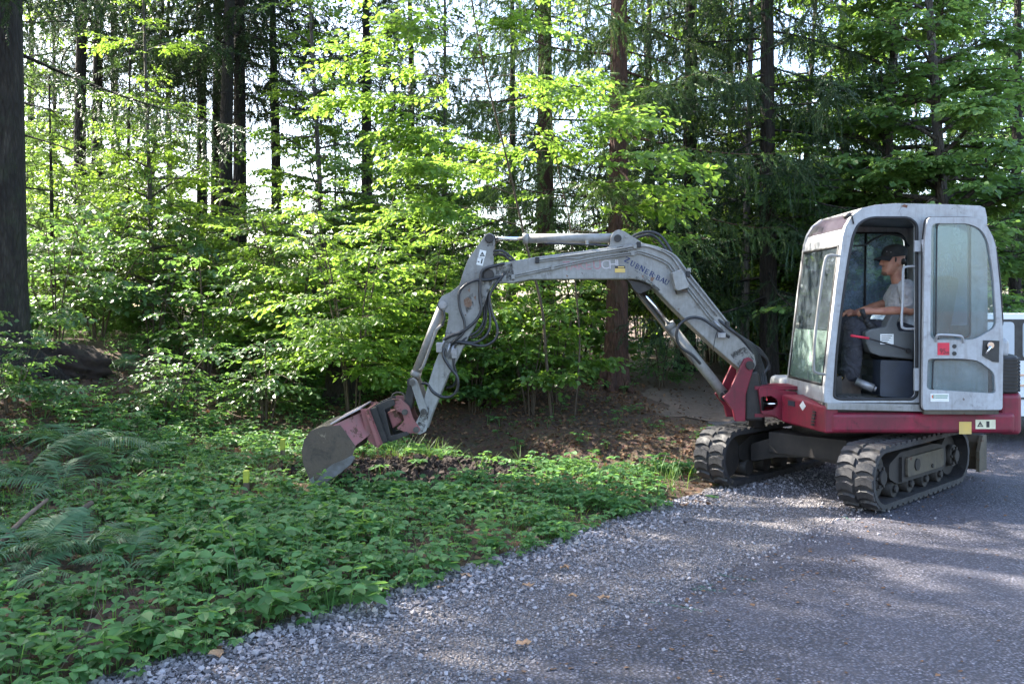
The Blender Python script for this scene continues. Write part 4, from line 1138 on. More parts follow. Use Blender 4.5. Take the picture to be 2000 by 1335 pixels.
# slanted front corner of the near flank
g = Geo()
fl = q2([(1552, 766), (1612, 790), (1617, 846), (1600, 840), (1560, 812)], 7.3)
g.add([(2.55, YN + .01, .575), (2.55, YN + .01, .79), (2.36, 7.85, .84), (2.36, 7.85, .60), (2.66, YN + .02, .575), (2.66, YN + .02, .79), (2.66, 7.85, .84), (2.66, 7.85, .60)],
      [(0, 1, 2, 3), (4, 7, 6, 5), (0, 4, 5, 1), (3, 2, 6, 7), (1, 5, 6, 2), (0, 3, 7, 4)])
fc = part('front_corner', g, RED, EXC, .015)
for k in range(5):
    c = Vector((2.50 - .012 * k * .3, YN + .135, .735 - k * .026)); ax = Vector((-.19, .56, 0)).normalized()
    part('vent_slot', Geo().obox(c, ax, (.56 * .95, .19, 0), (0, 0, 1), .017, .006, .008), INK, fc)
g = Geo(); c = Vector((2.455, YN + .285, .77)); ax = Vector((-.19, .56, 0)).normalized()
g.obox(c, ax + Vector((0, 0, 1)), (.947, .32, 0), Vector((0, 0, 1)) - ax, .028, .004, .028); part('sticker', g, STK_W, fc)
g = Geo(); g.obox(Vector((2.405, YN + .43, .775)), ax, (.947, .32, 0), (0, 0, 1), .045, .004, .022); part('sticker', g, NAVYBOX, fc)
# sill strip and stickers on the flank
g = Geo(); g.prism(q2([(1615, 786), (1615, 799), (1925, 806), (1925, 792)], YN), YN - .012, YN + .05); part('sill_strip', g, GREY, EXC, .004)
part('sill_clip', Geo().prism(q2([(1886, 793), (1886, 809), (1918, 810), (1918, 794)], 7.26), 7.255, 7.27), BLACKM)
part('tie_down_hole', Geo().disc(P(1895, 802, 7.26) - Vector((0, .012, 0)), (0, 1, 0), .014, .02, 12), BLACKM)
def sticker(px0, px1, py0, py1, D, y, mat, parent, name='sticker', th=.0025):
    x0, z1 = XZ(px0, py0, D); x1, z0 = XZ(px1, py1, D)
    return part(name, Geo().box(x0, x1, y - th, y, z0, z1), mat, parent)
sticker(1873, 1897, 823, 847, YN, YN - .001, STK_Y, body)
sticker(1905, 1944, 819, 837, YN, YN - .001, STK_P, body)
def tri_mark(cx, cy, r, D, y, parent):
    a = [XZ(cx, cy - r, D), XZ(cx - r, cy + r * .8, D), XZ(cx + r, cy + r * .8, D)]; b_ = [XZ(cx, cy - r * .35, D), XZ(cx - r * .52, cy + r * .52, D), XZ(cx + r * .52, cy + r * .52, D)]
    part('warning_triangle', Geo().slab([a, b_], lambda u, v, t: (u, t, v), y - .0015, y), INK, parent)
    part('warning_mark', Geo().box(XZ(cx - r * .1, 0, D)[0], XZ(cx + r * .1, 0, D)[0], y - .0015, y, XZ(0, cy + r * .35, D)[1], XZ(0, cy - r * .2, D)[1]), INK, parent)
tri_mark(1914, 828, 6, YN, YN - .0035, body)
sticker(1926, 1932, 822, 834, YN, YN - .0035, INK, body, 'warning_mark', .0015)
# tail: counterweight, grille, hood
tailp = plan(1.47, YN + .02, 3.98, 8.86)
tailp = [p for p in tailp if p[0] >= 3.97]
cw = part('counterweight', zslab(tailp, .56, .90), RED, EXC, .04, seg=3)
gp = [(CX + (x - CX) * .985, CY + (y - CY) * .985) for x, y in tailp]
gr = part('engine_grille', zslab(gp, .895, 1.20), BLACKM, EXC, .02)
for k in range(10):
    lp = [(CX + (x - CX) * .997, CY + (y - CY) * .997) for x, y in tailp]
    part('grille_louvre', zslab(lp, .912 + k * .0285, .926 + k * .0285), SEAL, gr)
hp = [(CX + (x - CX) * .94, CY + (y - CY) * .94) for x, y in tailp]
part('engine_hood', zslab(hp, 1.195, 1.34), CABW, EXC, .07, seg=4)
part('engine_bay_side', Geo().box(2.52, 4.15, 8.34, 8.80, .745, .94), CABW, EXC, .05, seg=3)
part('deck_plate', Geo().box(2.67, 4.05, 7.34, 8.80, .735, .80), BLACKM)

# --- cab -----------------------------------------------------------------
Y0, Y1 = 7.30, 8.30
side = [(1610, 786), (1609, 768), (1618, 690), (1633, 560), (1646, 462), (1652, 441), (1664, 421), (1684, 406), (1710, 400), (1750, 397), (1850, 399), (1915, 402), (1924, 406), (1928, 425), (1930, 786)]
aper = roundpoly([(1629, 775), (1634, 690), (1644, 600), (1657, 510), (1666, 460), (1677, 436), (1700, 425), (1775, 425), (1791, 437), (1791, 772), (1782, 779), (1640, 779)], [8, 30, 30, 30, 20, 20, 20, 14, 14, 10, 10, 8])
quarter = roundpoly([(1822, 432), (1897, 432), (1897, 660), (1822, 660)], 12)
def cab_side(loops, y0, y1): return Geo().slab([q2(L, Y0) for L in loops], lambda u, v, t: (u, t, v), y0, y1)
cab = part('cab_frame', cab_side([side, aper, quarter], Y0, Y0 + .055), CABW, EXC, .012)
farwin = roundpoly([(1640, 655), (1650, 560), (1668, 452), (1700, 436), (1855, 436), (1869, 450), (1869, 655)], 12)
part('cab_far_side', cab_side([side, farwin], Y1 - .05, Y1), CABW, cab, .01)
part('window_pane', Geo().slab([q2(farwin, Y0)], lambda u, v, t: (u, t, v), Y1 - .03, Y1 - .024), GL_SIDE, cab)
g = Geo(); g.tube([(XZ(1776, 0, Y0)[0], Y1 - .06, XZ(0, 655, Y0)[1]), (XZ(1780, 0, Y0)[0], Y1 - .06, XZ(0, 436, Y0)[1])], .011, 6); part('window_divider', g, SEAL, cab)
def seal(path, y, r=.010, closed=True, name='window_seal', parent=None, mat=SEAL, D=Y0):
    pts = [(x, y, z) for x, z in q2(path, D)]
    if closed: pts = pts + [pts[0]]
    part(name, Geo().tube(pts, r, 6), mat, parent or cab)
seal(aper, Y0 + .004, .013, name='door_seal'); seal(farwin, Y1 - .05); seal(quarter, Y0 + .01)
part('window_pane', Geo().slab([q2(quarter, Y0)], lambda u, v, t: (u, t, v), Y0 + .02, Y0 + .026), GL_DOOR, cab)
# roof skin, front frame, rear wall: swept between the sides
def sweep(pts, th, y0, y1):
    """strip following side-profile points (photo px at Y0), thickened inwards"""
    q = q2(pts, Y0); n = len(q); nn = []
    for i in range(n):
        a = Vector(q[max(i - 1, 0)]); b_ = Vector(q[min(i + 1, n - 1)]); d = (b_ - a).normalized(); nn.append(Vector((d.y, -d.x)))
    loop = q + [(q[i][0] + nn[i].x * th, q[i][1] + nn[i].y * th) for i in reversed(range(n))]
    return Geo().slab([loop], lambda u, v, t: (u, t, v), y0, y1)
roof_line = side[7:14]
part('cab_roof', sweep([(1684, 406), (1710, 400), (1750, 397), (1850, 399), (1915, 402), (1924, 406), (1928, 425)], .05, Y0 + .056, Y1 - .051), CABW, cab, .01)
part('roof_liner', sweep([(1690, 424), (1750, 417), (1915, 422)], .02, Y0 + .06, Y1 - .06), LINER, cab)
part('roof_visor', sweep([(1648, 458), (1654, 440), (1666, 422), (1685, 408), (1697, 404)], .018, Y0 + .03, Y1 + .006), VISOR, cab, .004)
part('front_header', sweep([(1643, 482), (1646, 462), (1652, 445)], .04, Y0 + .056, Y1 - .051), CABW, cab, .008)
part('front_sill', sweep([(1609.5, 786), (1609, 768), (1611, 752)], .05, Y0 + .056, Y1 - .051), CABW, cab, .01)
fu = [(1623, 645), (1633, 560), (1643, 482)]
part('windshield_pane', sweep(fu, .006, Y0 + .07, Y1 - .065), GL_CLEAR, cab)
part('lower_windshield_pane', sweep([(1611, 752), (1618, 690), (1623, 646)], .007, Y0 + .07, Y1 - .065), GL_GREEN, cab)
for yy in (Y0 + .062, Y1 - .06):
    part('windshield_seal', Geo().tube([(x + .004, yy, z) for x, z in q2([(1611, 754), (1618, 690), (1633, 560), (1643, 480)], Y0)], .013, 6), SEAL, cab)
for (py, px) in ((752, 1611), (480, 1643)):
    x, z = XZ(px, py, Y0); part('windshield_seal', Geo().tube([(x + .004, Y0 + .06, z), (x + .004, Y1 - .06, z)], .013, 6), SEAL, cab)
# wiper motor and arm behind the glass
x, z = XZ(1634, 655, Y0)
g = Geo(); g.tube([(x + .02, 7.95, z - .06), (x + .06, 7.90, z + .05)], .05, 12); g.tube([(x + .01, 8.0, z - .2), (x + .02, 7.97, z - .06)], .04, 10); part('wiper_motor', g, SEAL, cab)
g = Geo(); a = q2([(1619, 650), (1636, 560), (1641, 500)], Y0); g.tube([(a[0][0] + .03, 7.95, a[0][1]), (a[1][0] + .02, 8.12, a[1][1]), (a[2][0] + .02, 8.15, a[2][1])], .006, 5); part('wiper_arm', g, SEAL, cab)
part('rear_wall', Geo().box(XZ(1905, 0, Y0)[0], XZ(1926, 0, Y0)[0], Y0 + .056, Y1 - .051, .80, 1.45), CABW, cab)
for ya, yb in ((Y0 + .056, Y0 + .13), (Y1 - .12, Y1 - .051)):
    part('rear_pillar', Geo().box(XZ(1905, 0, Y0)[0], XZ(1926, 0, Y0)[0], ya, yb, 1.45, 2.36), CABW, cab)
part('rear_window_pane', Geo().box(XZ(1914, 0, Y0)[0], XZ(1917, 0, Y0)[0], Y0 + .131, Y1 - .121, 1.452, 2.34), GL_SIDE, cab)
part('inner_pillar_panel', Geo().box(XZ(1798, 0, Y0)[0], XZ(1812, 0, Y0)[0], Y0 + .06, Y0 + .12, .82, 2.34), INNER, cab)
part('inner_pillar_panel', Geo().box(XZ(1874, 0, Y0)[0], XZ(1890, 0, Y0)[0], Y1 - .16, Y1 - .055, .82, 2.34), INNER, cab)
part('cab_floor', Geo().box(XZ(1612, 0, Y0)[0], XZ(1905, 0, Y0)[0], Y0 + .058, Y1 - .052, .80, .842), FLOORM, cab)
for k in range(6):
    x0 = XZ(1632, 0, Y0)[0] + k * .055
    part('floor_mat_rib', Geo().box(x0, x0 + .03, Y0 + .07, Y0 + .5, .842, .852), FLOORM, cab)
# hand rail outside on the pillar
g = Geo(); g.tube(smooth_path([P(1639, 500, 7.29), P(1620, 499, 7.22), P(1611, 511, 7.2), P(1601, 580, 7.2), P(1592, 655, 7.2), P(1589, 715, 7.2), P(1593, 727, 7.21), P(1610, 731, 7.3)], 5), .0115, 8); part('hand_rail', g, GREY, cab)
# inner grab handle beside the door opening
g = Geo(); g.tube(smooth_path([P(1790, 520, 7.34), P(1770, 521, 7.36), P(1764, 530, 7.36), P(1763, 585, 7.36), P(1761, 630, 7.36), P(1766, 641, 7.36), P(1788, 642, 7.35)], 5), .0105, 8); part('grab_handle', g, CABW, cab)
# hanging cable under the roof
g = Geo(); g.tube(smooth_path([P(1668, 480, 7.6), P(1690, 478, 7.7), P(1705, 468, 7.75), P(1730, 458, 7.9), P(1760, 462, 8.0), P(1775, 480, 8.1)], 5), .010, 6); part('roof_cable', g, SEAL, cab)
g = Geo(); g.tube([P(1648, 425, 7.30), P(1662, 418, 7.29)], .02, 6); g.tube([P(1664, 421, 7.29), P(1667, 437, 7.29)], .006, 5); part('roof_latch', g, BLACKM, cab)
part('rust_chip', Geo().slab([q2([(1760, 403), (1766, 399), (1773, 401), (1771, 406)], Y0)], lambda u, v, t: (u, t, v), Y0 - .002, Y0 + .002), simple('rust', (0.13, .05, .025), (.2, .11, .08), 40, .8), cab)
# seat, consoles, box, levers
D1 = 7.55
g = Geo(); g.box(3.20, 3.62, 7.56, 8.05, 1.14, 1.27); part('seat_cushion', g, SEAL, cab, .04, seg=3)
g = Geo(); g.slab([[(3.55, 1.2), (3.68, 1.2), (3.80, 1.85), (3.70, 1.88), (3.62, 1.60)]], lambda u, v, t: (u, t, v), 7.58, 8.03); part('seat_back', g, SEAL, cab, .04, seg=3)
g = Geo(); g.box(3.12, 3.65, 7.62, 8.0, .842, 1.0); g.box(3.16, 3.6, 7.66, 7.98, 1.0, 1.08); g.box(3.12, 3.64, 7.60, 8.02, 1.08, 1.14); part('seat_base', g, PLASTIC, cab, .01)
con = [(1690, 648), (1700, 643), (1730, 638), (1741, 615), (1760, 614), (1752, 634), (1757, 646), (1786, 648), (1784, 702), (1722, 696), (1700, 688), (1692, 670)]
cs = part('control_console', Geo().prism(q2(con, 7.47), 7.47, 7.60), PLASTIC, cab, .012)
sticker(1719, 1745, 652, 672, 7.47, 7.468, STK_W, cs)
for k in range(4): sticker(1721, 1742 - k * 3, 655 + k * 4, 656.2 + k * 4, 7.47, 7.4645, INK, cs, 'sticker_line', .001)
g = Geo(); g.tube([P(1704, 643, 7.55), P(1697, 632, 7.55), P(1690, 622, 7.55)], [.05, .034, .018], 10); g.tube([P(1690, 622, 7.55), P(1683, 604, 7.55)], [.016, .024], 8)
for k in range(4): g.disc(P(1703 - k * 3, 641 - k * 4.6, 7.55), P(1690, 622, 7.55) - P(1704, 643, 7.55), .052 - k * .007, .008, 10)
part('joystick', g, SEAL, cs)
part('control_console', Geo().prism(q2(con, 7.47), 8.06, 8.18), PLASTIC, cab, .012)
g = Geo(); x0 = XZ(1640, 0, 8.1)[0]; g.tube([P(1664, 650, 8.08), P(1655, 628, 8.08), P(1652, 606, 8.08)], [.045, .022, .022], 10); part('joystick', g, SEAL, cab)
part('storage_box', Geo().prism(roundpoly(q2([(1720, 703), (1783, 705), (1783, 778), (1719, 774)], 7.44), .02), 7.44, 7.60), NAVYBOX, cab, .012)
g = Geo(); g.tube([P(1778, 686, 7.43), P(1770, 682, 7.42), P(1695, 660, 7.40)], .0075, 6); g.disc(P(1774, 684, 7.43), (0, 1, 0), .02, .03, 8); lv = part('safety_lever', g, BLACKM, cab)
part('lever_grip', Geo().tube([P(1697, 660.5, 7.40), P(1662, 655, 7.39)], .0105, 8), STK_R, lv)
g = Geo(); g.tube([P(1672, 744, 7.5), P(1706, 758, 7.44)], .034, 12); g.disc(P(1709, 759, 7.44), P(1706, 758, 7.44) - P(1672, 744, 7.5), .022, .02, 10); part('travel_pedal', g, STEEL_WORN, cab)
g = Geo(); g.box(2.70, 2.78, 7.55, 8.05, .845, 1.02); part('pedal_bracket', g, BLACKM, cab)

# --- open door folded back against the cab --------------------------------
YD = 7.20
dout = roundpoly([(1802, 792), (1806, 470), (1812, 424), (1900, 424), (1922, 430), (1944, 470), (1953, 560), (1960, 660), (1958, 800), (1804, 800)], [4, 20, 10, 20, 20, 30, 30, 20, 6, 4])
dw1 = roundpoly([(1819, 436), (1890, 436), (1916, 446), (1930, 470), (1941, 540), (1947, 638), (1905, 663), (1817, 663)], [12, 20, 20, 20, 20, 12, 14, 12])
dw2 = roundpoly([(1812, 700), (1880, 700), (1912, 704), (1943, 728), (1945, 765), (1940, 768), (1810, 760)], [8, 10, 10, 10, 6, 6, 8])
door = part('door', Geo().slab([q2(dout, YD), q2(dw1, YD), q2(dw2, YD)], lambda u, v, t: (u, t, v), YD, YD + .045), CABW, EXC, .008)
for w in (dw1, dw2):
    part('window_pane', Geo().slab([q2(w, YD)], lambda u, v, t: (u, t, v), YD + .02, YD + .026), GL_DOOR, door)
    seal(w, YD + .006, .006, parent=door)
seal(dout, YD + .04, .009, name='door_edge_seal', parent=door, D=YD)
g = Geo(); g.tube(smooth_path([P(1828, 666, YD), P(1829, 658, YD - .03), P(1835, 653.5, YD - .04), P(1873, 655.5, YD - .04), P(1880, 660, YD - .03), P(1881, 668, YD)], 4), .0095, 8); part('door_handle', g, CABW, door)
lb = part('door_latch', Geo().slab([q2([(1920, 664), (1951, 665), (1950, 707), (1939, 706), (1918, 694)], YD)], lambda u, v, t: (u, t, v), YD - .008, YD + .002), INK, door)
g = Geo(); g.disc(P(1934, 674, YD - .02), (0, 1, 0), .026, .025, 14); g.tube([P(1935, 676, YD - .035), P(1926, 691, YD - .035)], [.011, .007], 8); part('latch_handle', g, CHROME, lb)
st = sticker(1831, 1854, 669, 693, YD, YD - .001, STK_R, door)
st['label'] = 'red noise rating sticker reading 95'
for yy in (676, 690): part('door_plug', Geo().disc(P(1864, yy, YD - .002), (0, 1, 0), .017, .008, 12), INK, door)
sticker(1817, 1853, 768, 784, YD, YD - .001, STK_W, door)
sticker(1819.5, 1822, 771, 777, YD, YD - .0035, STK_O, door, 'sticker_mark', .001); sticker(1822.6, 1824.6, 770, 778, YD, YD - .0035, STK_G, door, 'sticker_mark', .001)
for k, (a, b_) in enumerate(((1826, 1851), (1826, 1850))): sticker(a, b_, 771 + k * 4, 773 + k * 4, YD, YD - .0035, STK_G, door, 'sticker_line', .001)
for yy in (480, 730, 752):
    g = Geo(); p = P(1803, yy, 7.24); g.tube([p + Vector((0, 0, -.05)), p + Vector((0, 0, .05))], .014, 8); g.obox(p + Vector((-.03, .03, 0)), (1, 0, 0), (0, 1, 0), (0, 0, 1), .03, .012, .045); part('door_hinge', g, CABW, door)
g = Geo(); x0, z0 = XZ(1806, 799, YD); x1, z1 = XZ(1952, 806, YD); g.box(x0, x1, YD + .01, YD + .04, z1 - .012, z0 - .004); part('door_bottom_rail', g, STEEL_MUD, door)

# --- lettering ------------------------------------------------------------
GLYPH = {  # strokes on a 0..1 cell: (x0,y0,x1,y1,width); serif caps
 'Z': [(.08, .95, .92, .95, .09), (.88, .93, .12, .07, .17), (.08, .05, .92, .05, .09), (.08, .95, .08, .78, .07), (.92, .05, .92, .24, .07)],
 'U': [(.2, 1, .2, .35, .17), (.2, .35, .3, .1, .15), (.3, .1, .5, .04, .1), (.5, .04, .7, .1, .1), (.7, .1, .8, .35, .09), (.8, .35, .8, 1, .09), (.04, .97, .36, .97, .07), (.66, .97, .96, .97, .07)],
 'B': [(.2, 0, .2, 1, .17), (.05, .03, .5, .03, .08), (.05, .97, .5, .97, .08), (.2, .52, .55, .52, .08), (.5, .97, .76, .86, .1), (.76, .86, .76, .64, .16), (.76, .64, .55, .52, .1), (.55, .52, .84, .40, .1), (.84, .40, .84, .15, .16), (.84, .15, .5, .03, .1)],
 'N': [(.16, 0, .16, 1, .09), (.16, 1, .84, 0, .17), (.84, 0, .84, 1, .09), (.02, .97, .26, .97, .07), (.02, .03, .32, .03, .07), (.68, .97, .98, .97, .07)],
 'E': [(.2, 0, .2, 1, .17), (.05, .96, .85, .96, .08), (.05, .04, .88, .04, .08), (.2, .52, .62, .52, .08), (.85, .96, .85, .78, .06), (.88, .04, .88, .24, .06), (.62, .62, .62, .42, .06)],
 'R': [(.2, 0, .2, 1, .17), (.05, .03, .36, .03, .07), (.05, .97, .5, .97, .08), (.5, .97, .78, .86, .1), (.78, .86, .78, .64, .16), (.78, .64, .5, .52, .1), (.2, .52, .5, .52, .08), (.48, .52, .88, .03, .16), (.8, .03, .98, .03, .07)],
 'A': [(.1, 0, .5, 1, .08), (.5, 1, .9, 0, .18), (.24, .35, .74, .35, .08), (0, .03, .26, .03, .07), (.72, .03, 1, .03, .07)],
 '-': [(.15, .36, .85, .36, .14)],
}
def glyph_geo(g, ch, x0, z0, w, h, ang, y):
    ca, sa = math.cos(ang), math.sin(ang)
    for k, (ax, az, bx, bz, wd) in enumerate(GLYPH[ch]):
        a = Vector((ax * w, az * h)); b_ = Vector((bx * w, bz * h)); d = (b_ - a); L = d.length; d.normalize(); n = Vector((-d.y, d.x)) * (wd * 1.25 + .03) * w * .5
        pts = [a - n, b_ - n, b_ + n, a + n]
        yy = y - .0002 * k
        g.add([(x0 + p.x * ca - p.y * sa, yy, z0 + p.x * sa + p.y * ca) for p in pts], [(0, 1, 2, 3)])

# --- swing post and boom ---------------------------------------------------
YC = DB + .12
sp_out = [(1450, 704), (1456, 698), (1466, 698), (1474, 706), (1479, 762), (1490, 778), (1490, 822), (1436, 822), (1426, 817), (1428, 805), (1411, 775), (1423, 764)]
g = Geo(); g.prism(q2([(1447, 712), (1453, 700), (1462, 697), (1470, 703), (1472, 716), (1456, 770), (1455, 822), (1435, 822), (1430, 800), (1411, 775), (1423, 764)], DB - .04), DB - .06, DB - .02)
sp = part('swing_post', g, RED, EXC, .008)
g = Geo(); g.prism(q2([(1447, 712), (1453, 700), (1462, 697), (1470, 703), (1472, 716), (1456, 770), (1455, 822), (1435, 822), (1430, 800), (1411, 775), (1423, 764)], DB - .04), DB + .26, DB + .30); part('swing_post_plate', g, RED, sp, .008)
g = Geo(); g.prism(q2([(1452, 725), (1482, 725), (1492, 770), (1492, 822), (1456, 822), (1456, 770)], DB - .02), DB - .02, DB + .26); part('swing_post_core', g, BLACKM, sp, .02)
x, z = XZ(1474, 0, DB)[0], 0
g = Geo(); g.tube([(XZ(1478, 0, YC)[0], YC, XZ(0, 832, YC)[1]), (XZ(1478, 0, YC)[0], YC, XZ(0, 752, YC)[1])], .07, 16); part('swing_pin', g, BLACKM, sp)
g = Geo(); p = P(1461, 712, DB); g.disc((p.x, YC, p.z), (0, 1, 0), .038, .40, 18); part('boom_foot_pin', g, BLACKM, sp)
# bracket on the house
br_out = roundpoly([(1480, 757), (1556, 765), (1556, 832), (1527, 822), (1510, 809), (1487, 808)], [6, 4, 4, 10, 10, 4])
br_hole = roundpoly([(1484, 774), (1506, 772), (1518, 780), (1520, 790), (1510, 800), (1486, 802)], 5)
g = Geo(); g.slab([q2(br_out, DB - .05), q2(br_hole, DB - .05)], lambda u, v, t: (u, t, v), DB - .07, DB - .03); sb = part('swing_bracket', g, RED, EXC, .006)
part('swing_bracket_plate', Geo().slab([q2(br_out, DB - .05), q2(br_hole, DB - .05)], lambda u, v, t: (u, t, v), DB + .27, DB + .31), RED, sb, .006)
for (z0, z1) in ((.868, .900), (.625, .655)):
    part('swing_bracket_web', Geo().box(2.16, 2.60, DB - .029, DB + .269, z0, z1), RED, sb)
g = Geo(); g.tube([P(1482, 788, DB + .1), P(1560, 788, DB + .1)], .03, 10); part('swing_cylinder', g, CHROME, sb)

boom_px = [(944, 537), (947, 526), (956, 520), (972, 516), (987, 512), (1049, 501), (1120, 492), (1196, 482), (1254, 474), (1285, 481), (1314, 496), (1342, 532), (1382, 584), (1423, 635), (1452, 668), (1474, 692), (1478, 712), (1470, 726), (1456, 729), (1443, 719), (1392, 675), (1350, 636), (1312, 598), (1284, 568), (1270, 556), (1255, 548), (1238, 545), (1140, 545), (1036, 546), (1006, 552), (977, 552), (955, 552), (946, 547)]
boom = part('boom', Geo().prism(q2(boom_px, DB), DB, DB + .24), GREY, EXC, .012)
def plate(name, px, y0, y1, mat, parent, bev=.004, D=DB): return part(name, Geo().prism(q2(px, D), y0, y1), mat, parent, bev)
lug_px = roundpoly([(1186, 484), (1192, 478), (1194, 462), (1199, 452), (1209, 447), (1219, 450), (1232, 459), (1258, 474), (1250, 486), (1196, 490)], 6)
plate('cylinder_lug', lug_px, DB + .03, DB + .06, GREY, boom); plate('cylinder_lug', lug_px, DB + .18, DB + .21, GREY, boom)
p = P(1207, 465, DB); part('lug_pin', Geo().disc((p.x, DB + .12, p.z), (0, 1, 0), .034, .22, 16), BLACKM, boom)
for px, py in ((1224, 462),): q = P(px, py, DB); part('lug_bolt', Geo().disc((q.x, DB + .03, q.z), (0, 1, 0), .012, .02, 8), GREY, boom)
# top flange edge of the boom web and pipes along its side
def pipe(pts, y, r, mat, parent, name, n=6, D=DB, sub=5):
    return part(name, Geo().tube(smooth_path([(a, y, b_) for a, b_ in q2(pts, D)], sub), r, n), mat, parent)
pipe([(1046, 508), (1120, 498), (1196, 488), (1250, 480), (1282, 487), (1311, 502), (1336, 536), (1400, 616)], DB - .016, .0085, GREY, boom, 'hydraulic_pipe')
pipe([(1046, 512), (1110, 504), (1126, 505), (1145, 500), (1196, 492), (1246, 484)], DB - .016, .0055, GREY, boom, 'hydraulic_pipe')
pipe([(1000, 538), (1079, 521), (1150, 506), (1234, 493), (1256, 492), (1302, 510), (1320, 530), (1394, 624)], DB - .014, .0062, GREY, boom, 'hydraulic_pipe')
pipe([(1000, 542), (1079, 525), (1150, 510), (1234, 497), (1254, 496), (1299, 514), (1316, 533), (1390, 627)], DB - .014, .0062, GREY, boom, 'hydraulic_pipe')
pipe([(1290, 486), (1318, 500), (1346, 536), (1424, 634)], DB - .01, .010, GREY, boom, 'hydraulic_pipe')
for px, py in ((1002, 541), (1079, 523), (1235, 495), (1240, 482), (985, 517), (1345, 528), (1338, 560)):
    q = P(px, py, DB); part('pipe_clamp', Geo().box(q.x - .016, q.x + .016, DB - .028, DB + .004, q.z - .02, q.z + .02), GREY, boom, .004)
for px, py in ((1049, 508), (1247, 478), (1343, 535), (1420, 633)):
    q = P(px, py, DB); part('pipe_clip', Geo().box(q.x - .018, q.x + .018, DB - .032, DB + .004, q.z - .026, q.z + .026), SEAL, boom, .004)
# work lamp housing
g = Geo(); g.prism(q2([(1311, 533), (1330, 526), (1345, 557), (1342, 562), (1322, 568), (1318, 565)], DB - .08), DB - .12, DB - .002); wl_ = part('work_lamp_cover', g, GREY, boom, .008)
part('lamp_bracket', Geo().prism(q2([(1318, 562), (1340, 558), (1342, 570), (1322, 574)], DB - .04), DB - .09, DB + .002), STEEL_MUD, wl_)
# stickers and writing
s1 = sticker(1201, 1221, 519, 532, DB, DB - .001, STK_Y, boom); sticker(1201, 1221, 519, 524, DB, DB - .0035, INK, boom, 'sticker_band', .001)
sticker(1207, 1219, 520.3, 522.6, DB, DB - .0047, STK_Y, boom, 'sticker_mark', .0006)
word = 'ZUBNER-BAU'; pos = [(1218, 512), (1229, 519.5), (1239, 525), (1247, 529), (1257.5, 535), (1267, 539.5), (1275.5, 541), (1279.5, 547), (1287.5, 551), (1295.5, 555.5)]
pos = [(x - 0, y - 2) for x, y in pos]
hts = [9.0, 8.6, 8.4, 9.0, 8.2, 8.2, 7.5, 8.2, 8.2, 8.6]; ws = [9, 8.5, 7.2, 9.4, 7.6, 8.4, 4.2, 7.4, 8.6, 8.4]
for ch, (px, py), hh, ww in zip(word, pos, hts, ws):
    g = Geo(); x, z = XZ(px, py, DB); glyph_geo(g, ch, x, z, ww * 1.12 / F * DB, hh * 1.18 / F * DB, math.radians(-26), DB - .0018); part('letter', g, BLUETXT, boom)
def text_mesh(txt, size, mat, x, z, ang, y, parent, name, sx=1.0):
    cu = bpy.data.curves.new(name, 'FONT'); cu.body = txt; cu.size = size; o = bpy.data.objects.new(name, cu); C.objects.link(o)
    dg = bpy.context.evaluated_depsgraph_get(); me = bpy.data.meshes.new_from_object(o.evaluated_get(dg)); bpy.data.objects.remove(o)
    ca, sa = math.cos(ang), math.sin(ang); g = Geo()
    g.add([(x + v.co.x * sx * ca - v.co.y * sa, y, z + v.co.x * sx * sa + v.co.y * ca) for v in me.vertices], [tuple(p.vertices) for p in me.polygons])
    part(name, g, mat, parent)
# second line of writing, worn to unreadable grey dashes
for k, (px, py, w) in enumerate(((1240.5, 526.5, 1.6), (1243.0, 528.2, 1.5), (1245.4, 529.6, 1.4), (1249.4, 531.3, 1.2), (1253.0, 533.6, .9), (1257.6, 535.6, 1.7), (1260.2, 537.2, 1.6), (1262.8, 538.8, 1.6), (1265.4, 540.3, 1.3))):
    part('worn_lettering', Geo().prism(q2([(px, py), (px + w, py + w * .5), (px + w - .9, py + w * .5 + 2.2), (px - .9, py + 2.2)], DB), DB - .002, DB - .001), PLASTIC, boom)
x, z = XZ(1098, 528.5, DB)
for ch, dx, mm in (('T', 0, REDTXT), ('A', 13, REDTXT), ('K', 28, REDTXT), ('E', 43, REDTXT), ('U', 58, REDTXT), ('C', 74, PALETXT), ('H', 89, PALETXT), ('I', 104, PALETXT)):
    xx, zz = XZ(1100 + dx, 528 - dx * .035, DB); text_mesh(ch, .115, mm, xx, zz, math.radians(4), DB - .002, boom, 'faded_letter', .98)
x, z = XZ(1834.5, 690.5, YD); text_mesh('95', .062, INK, x, z, 0, YD - .005, door, 'sticker_number', .85)
x, z = XZ(1847.5, 690.5, YD); text_mesh('dB', .028, INK, x, z, 0, YD - .005, door, 'sticker_number', .8)
# rust streaks on the boom
RUSTM = simple('rust_streak', (.14, .075, .045), (.22, .15, .11), 60, .9)
for pp in ([(1253, 537), (1257, 538), (1256, 544)], [(1271, 541), (1279, 542), (1274, 550), (1270, 547)], [(1105, 536), (1110, 538), (1108, 542)]):
    part('rust_streak', Geo().prism(q2(pp, DB), DB - .0015, DB + .001), RUSTM, boom)
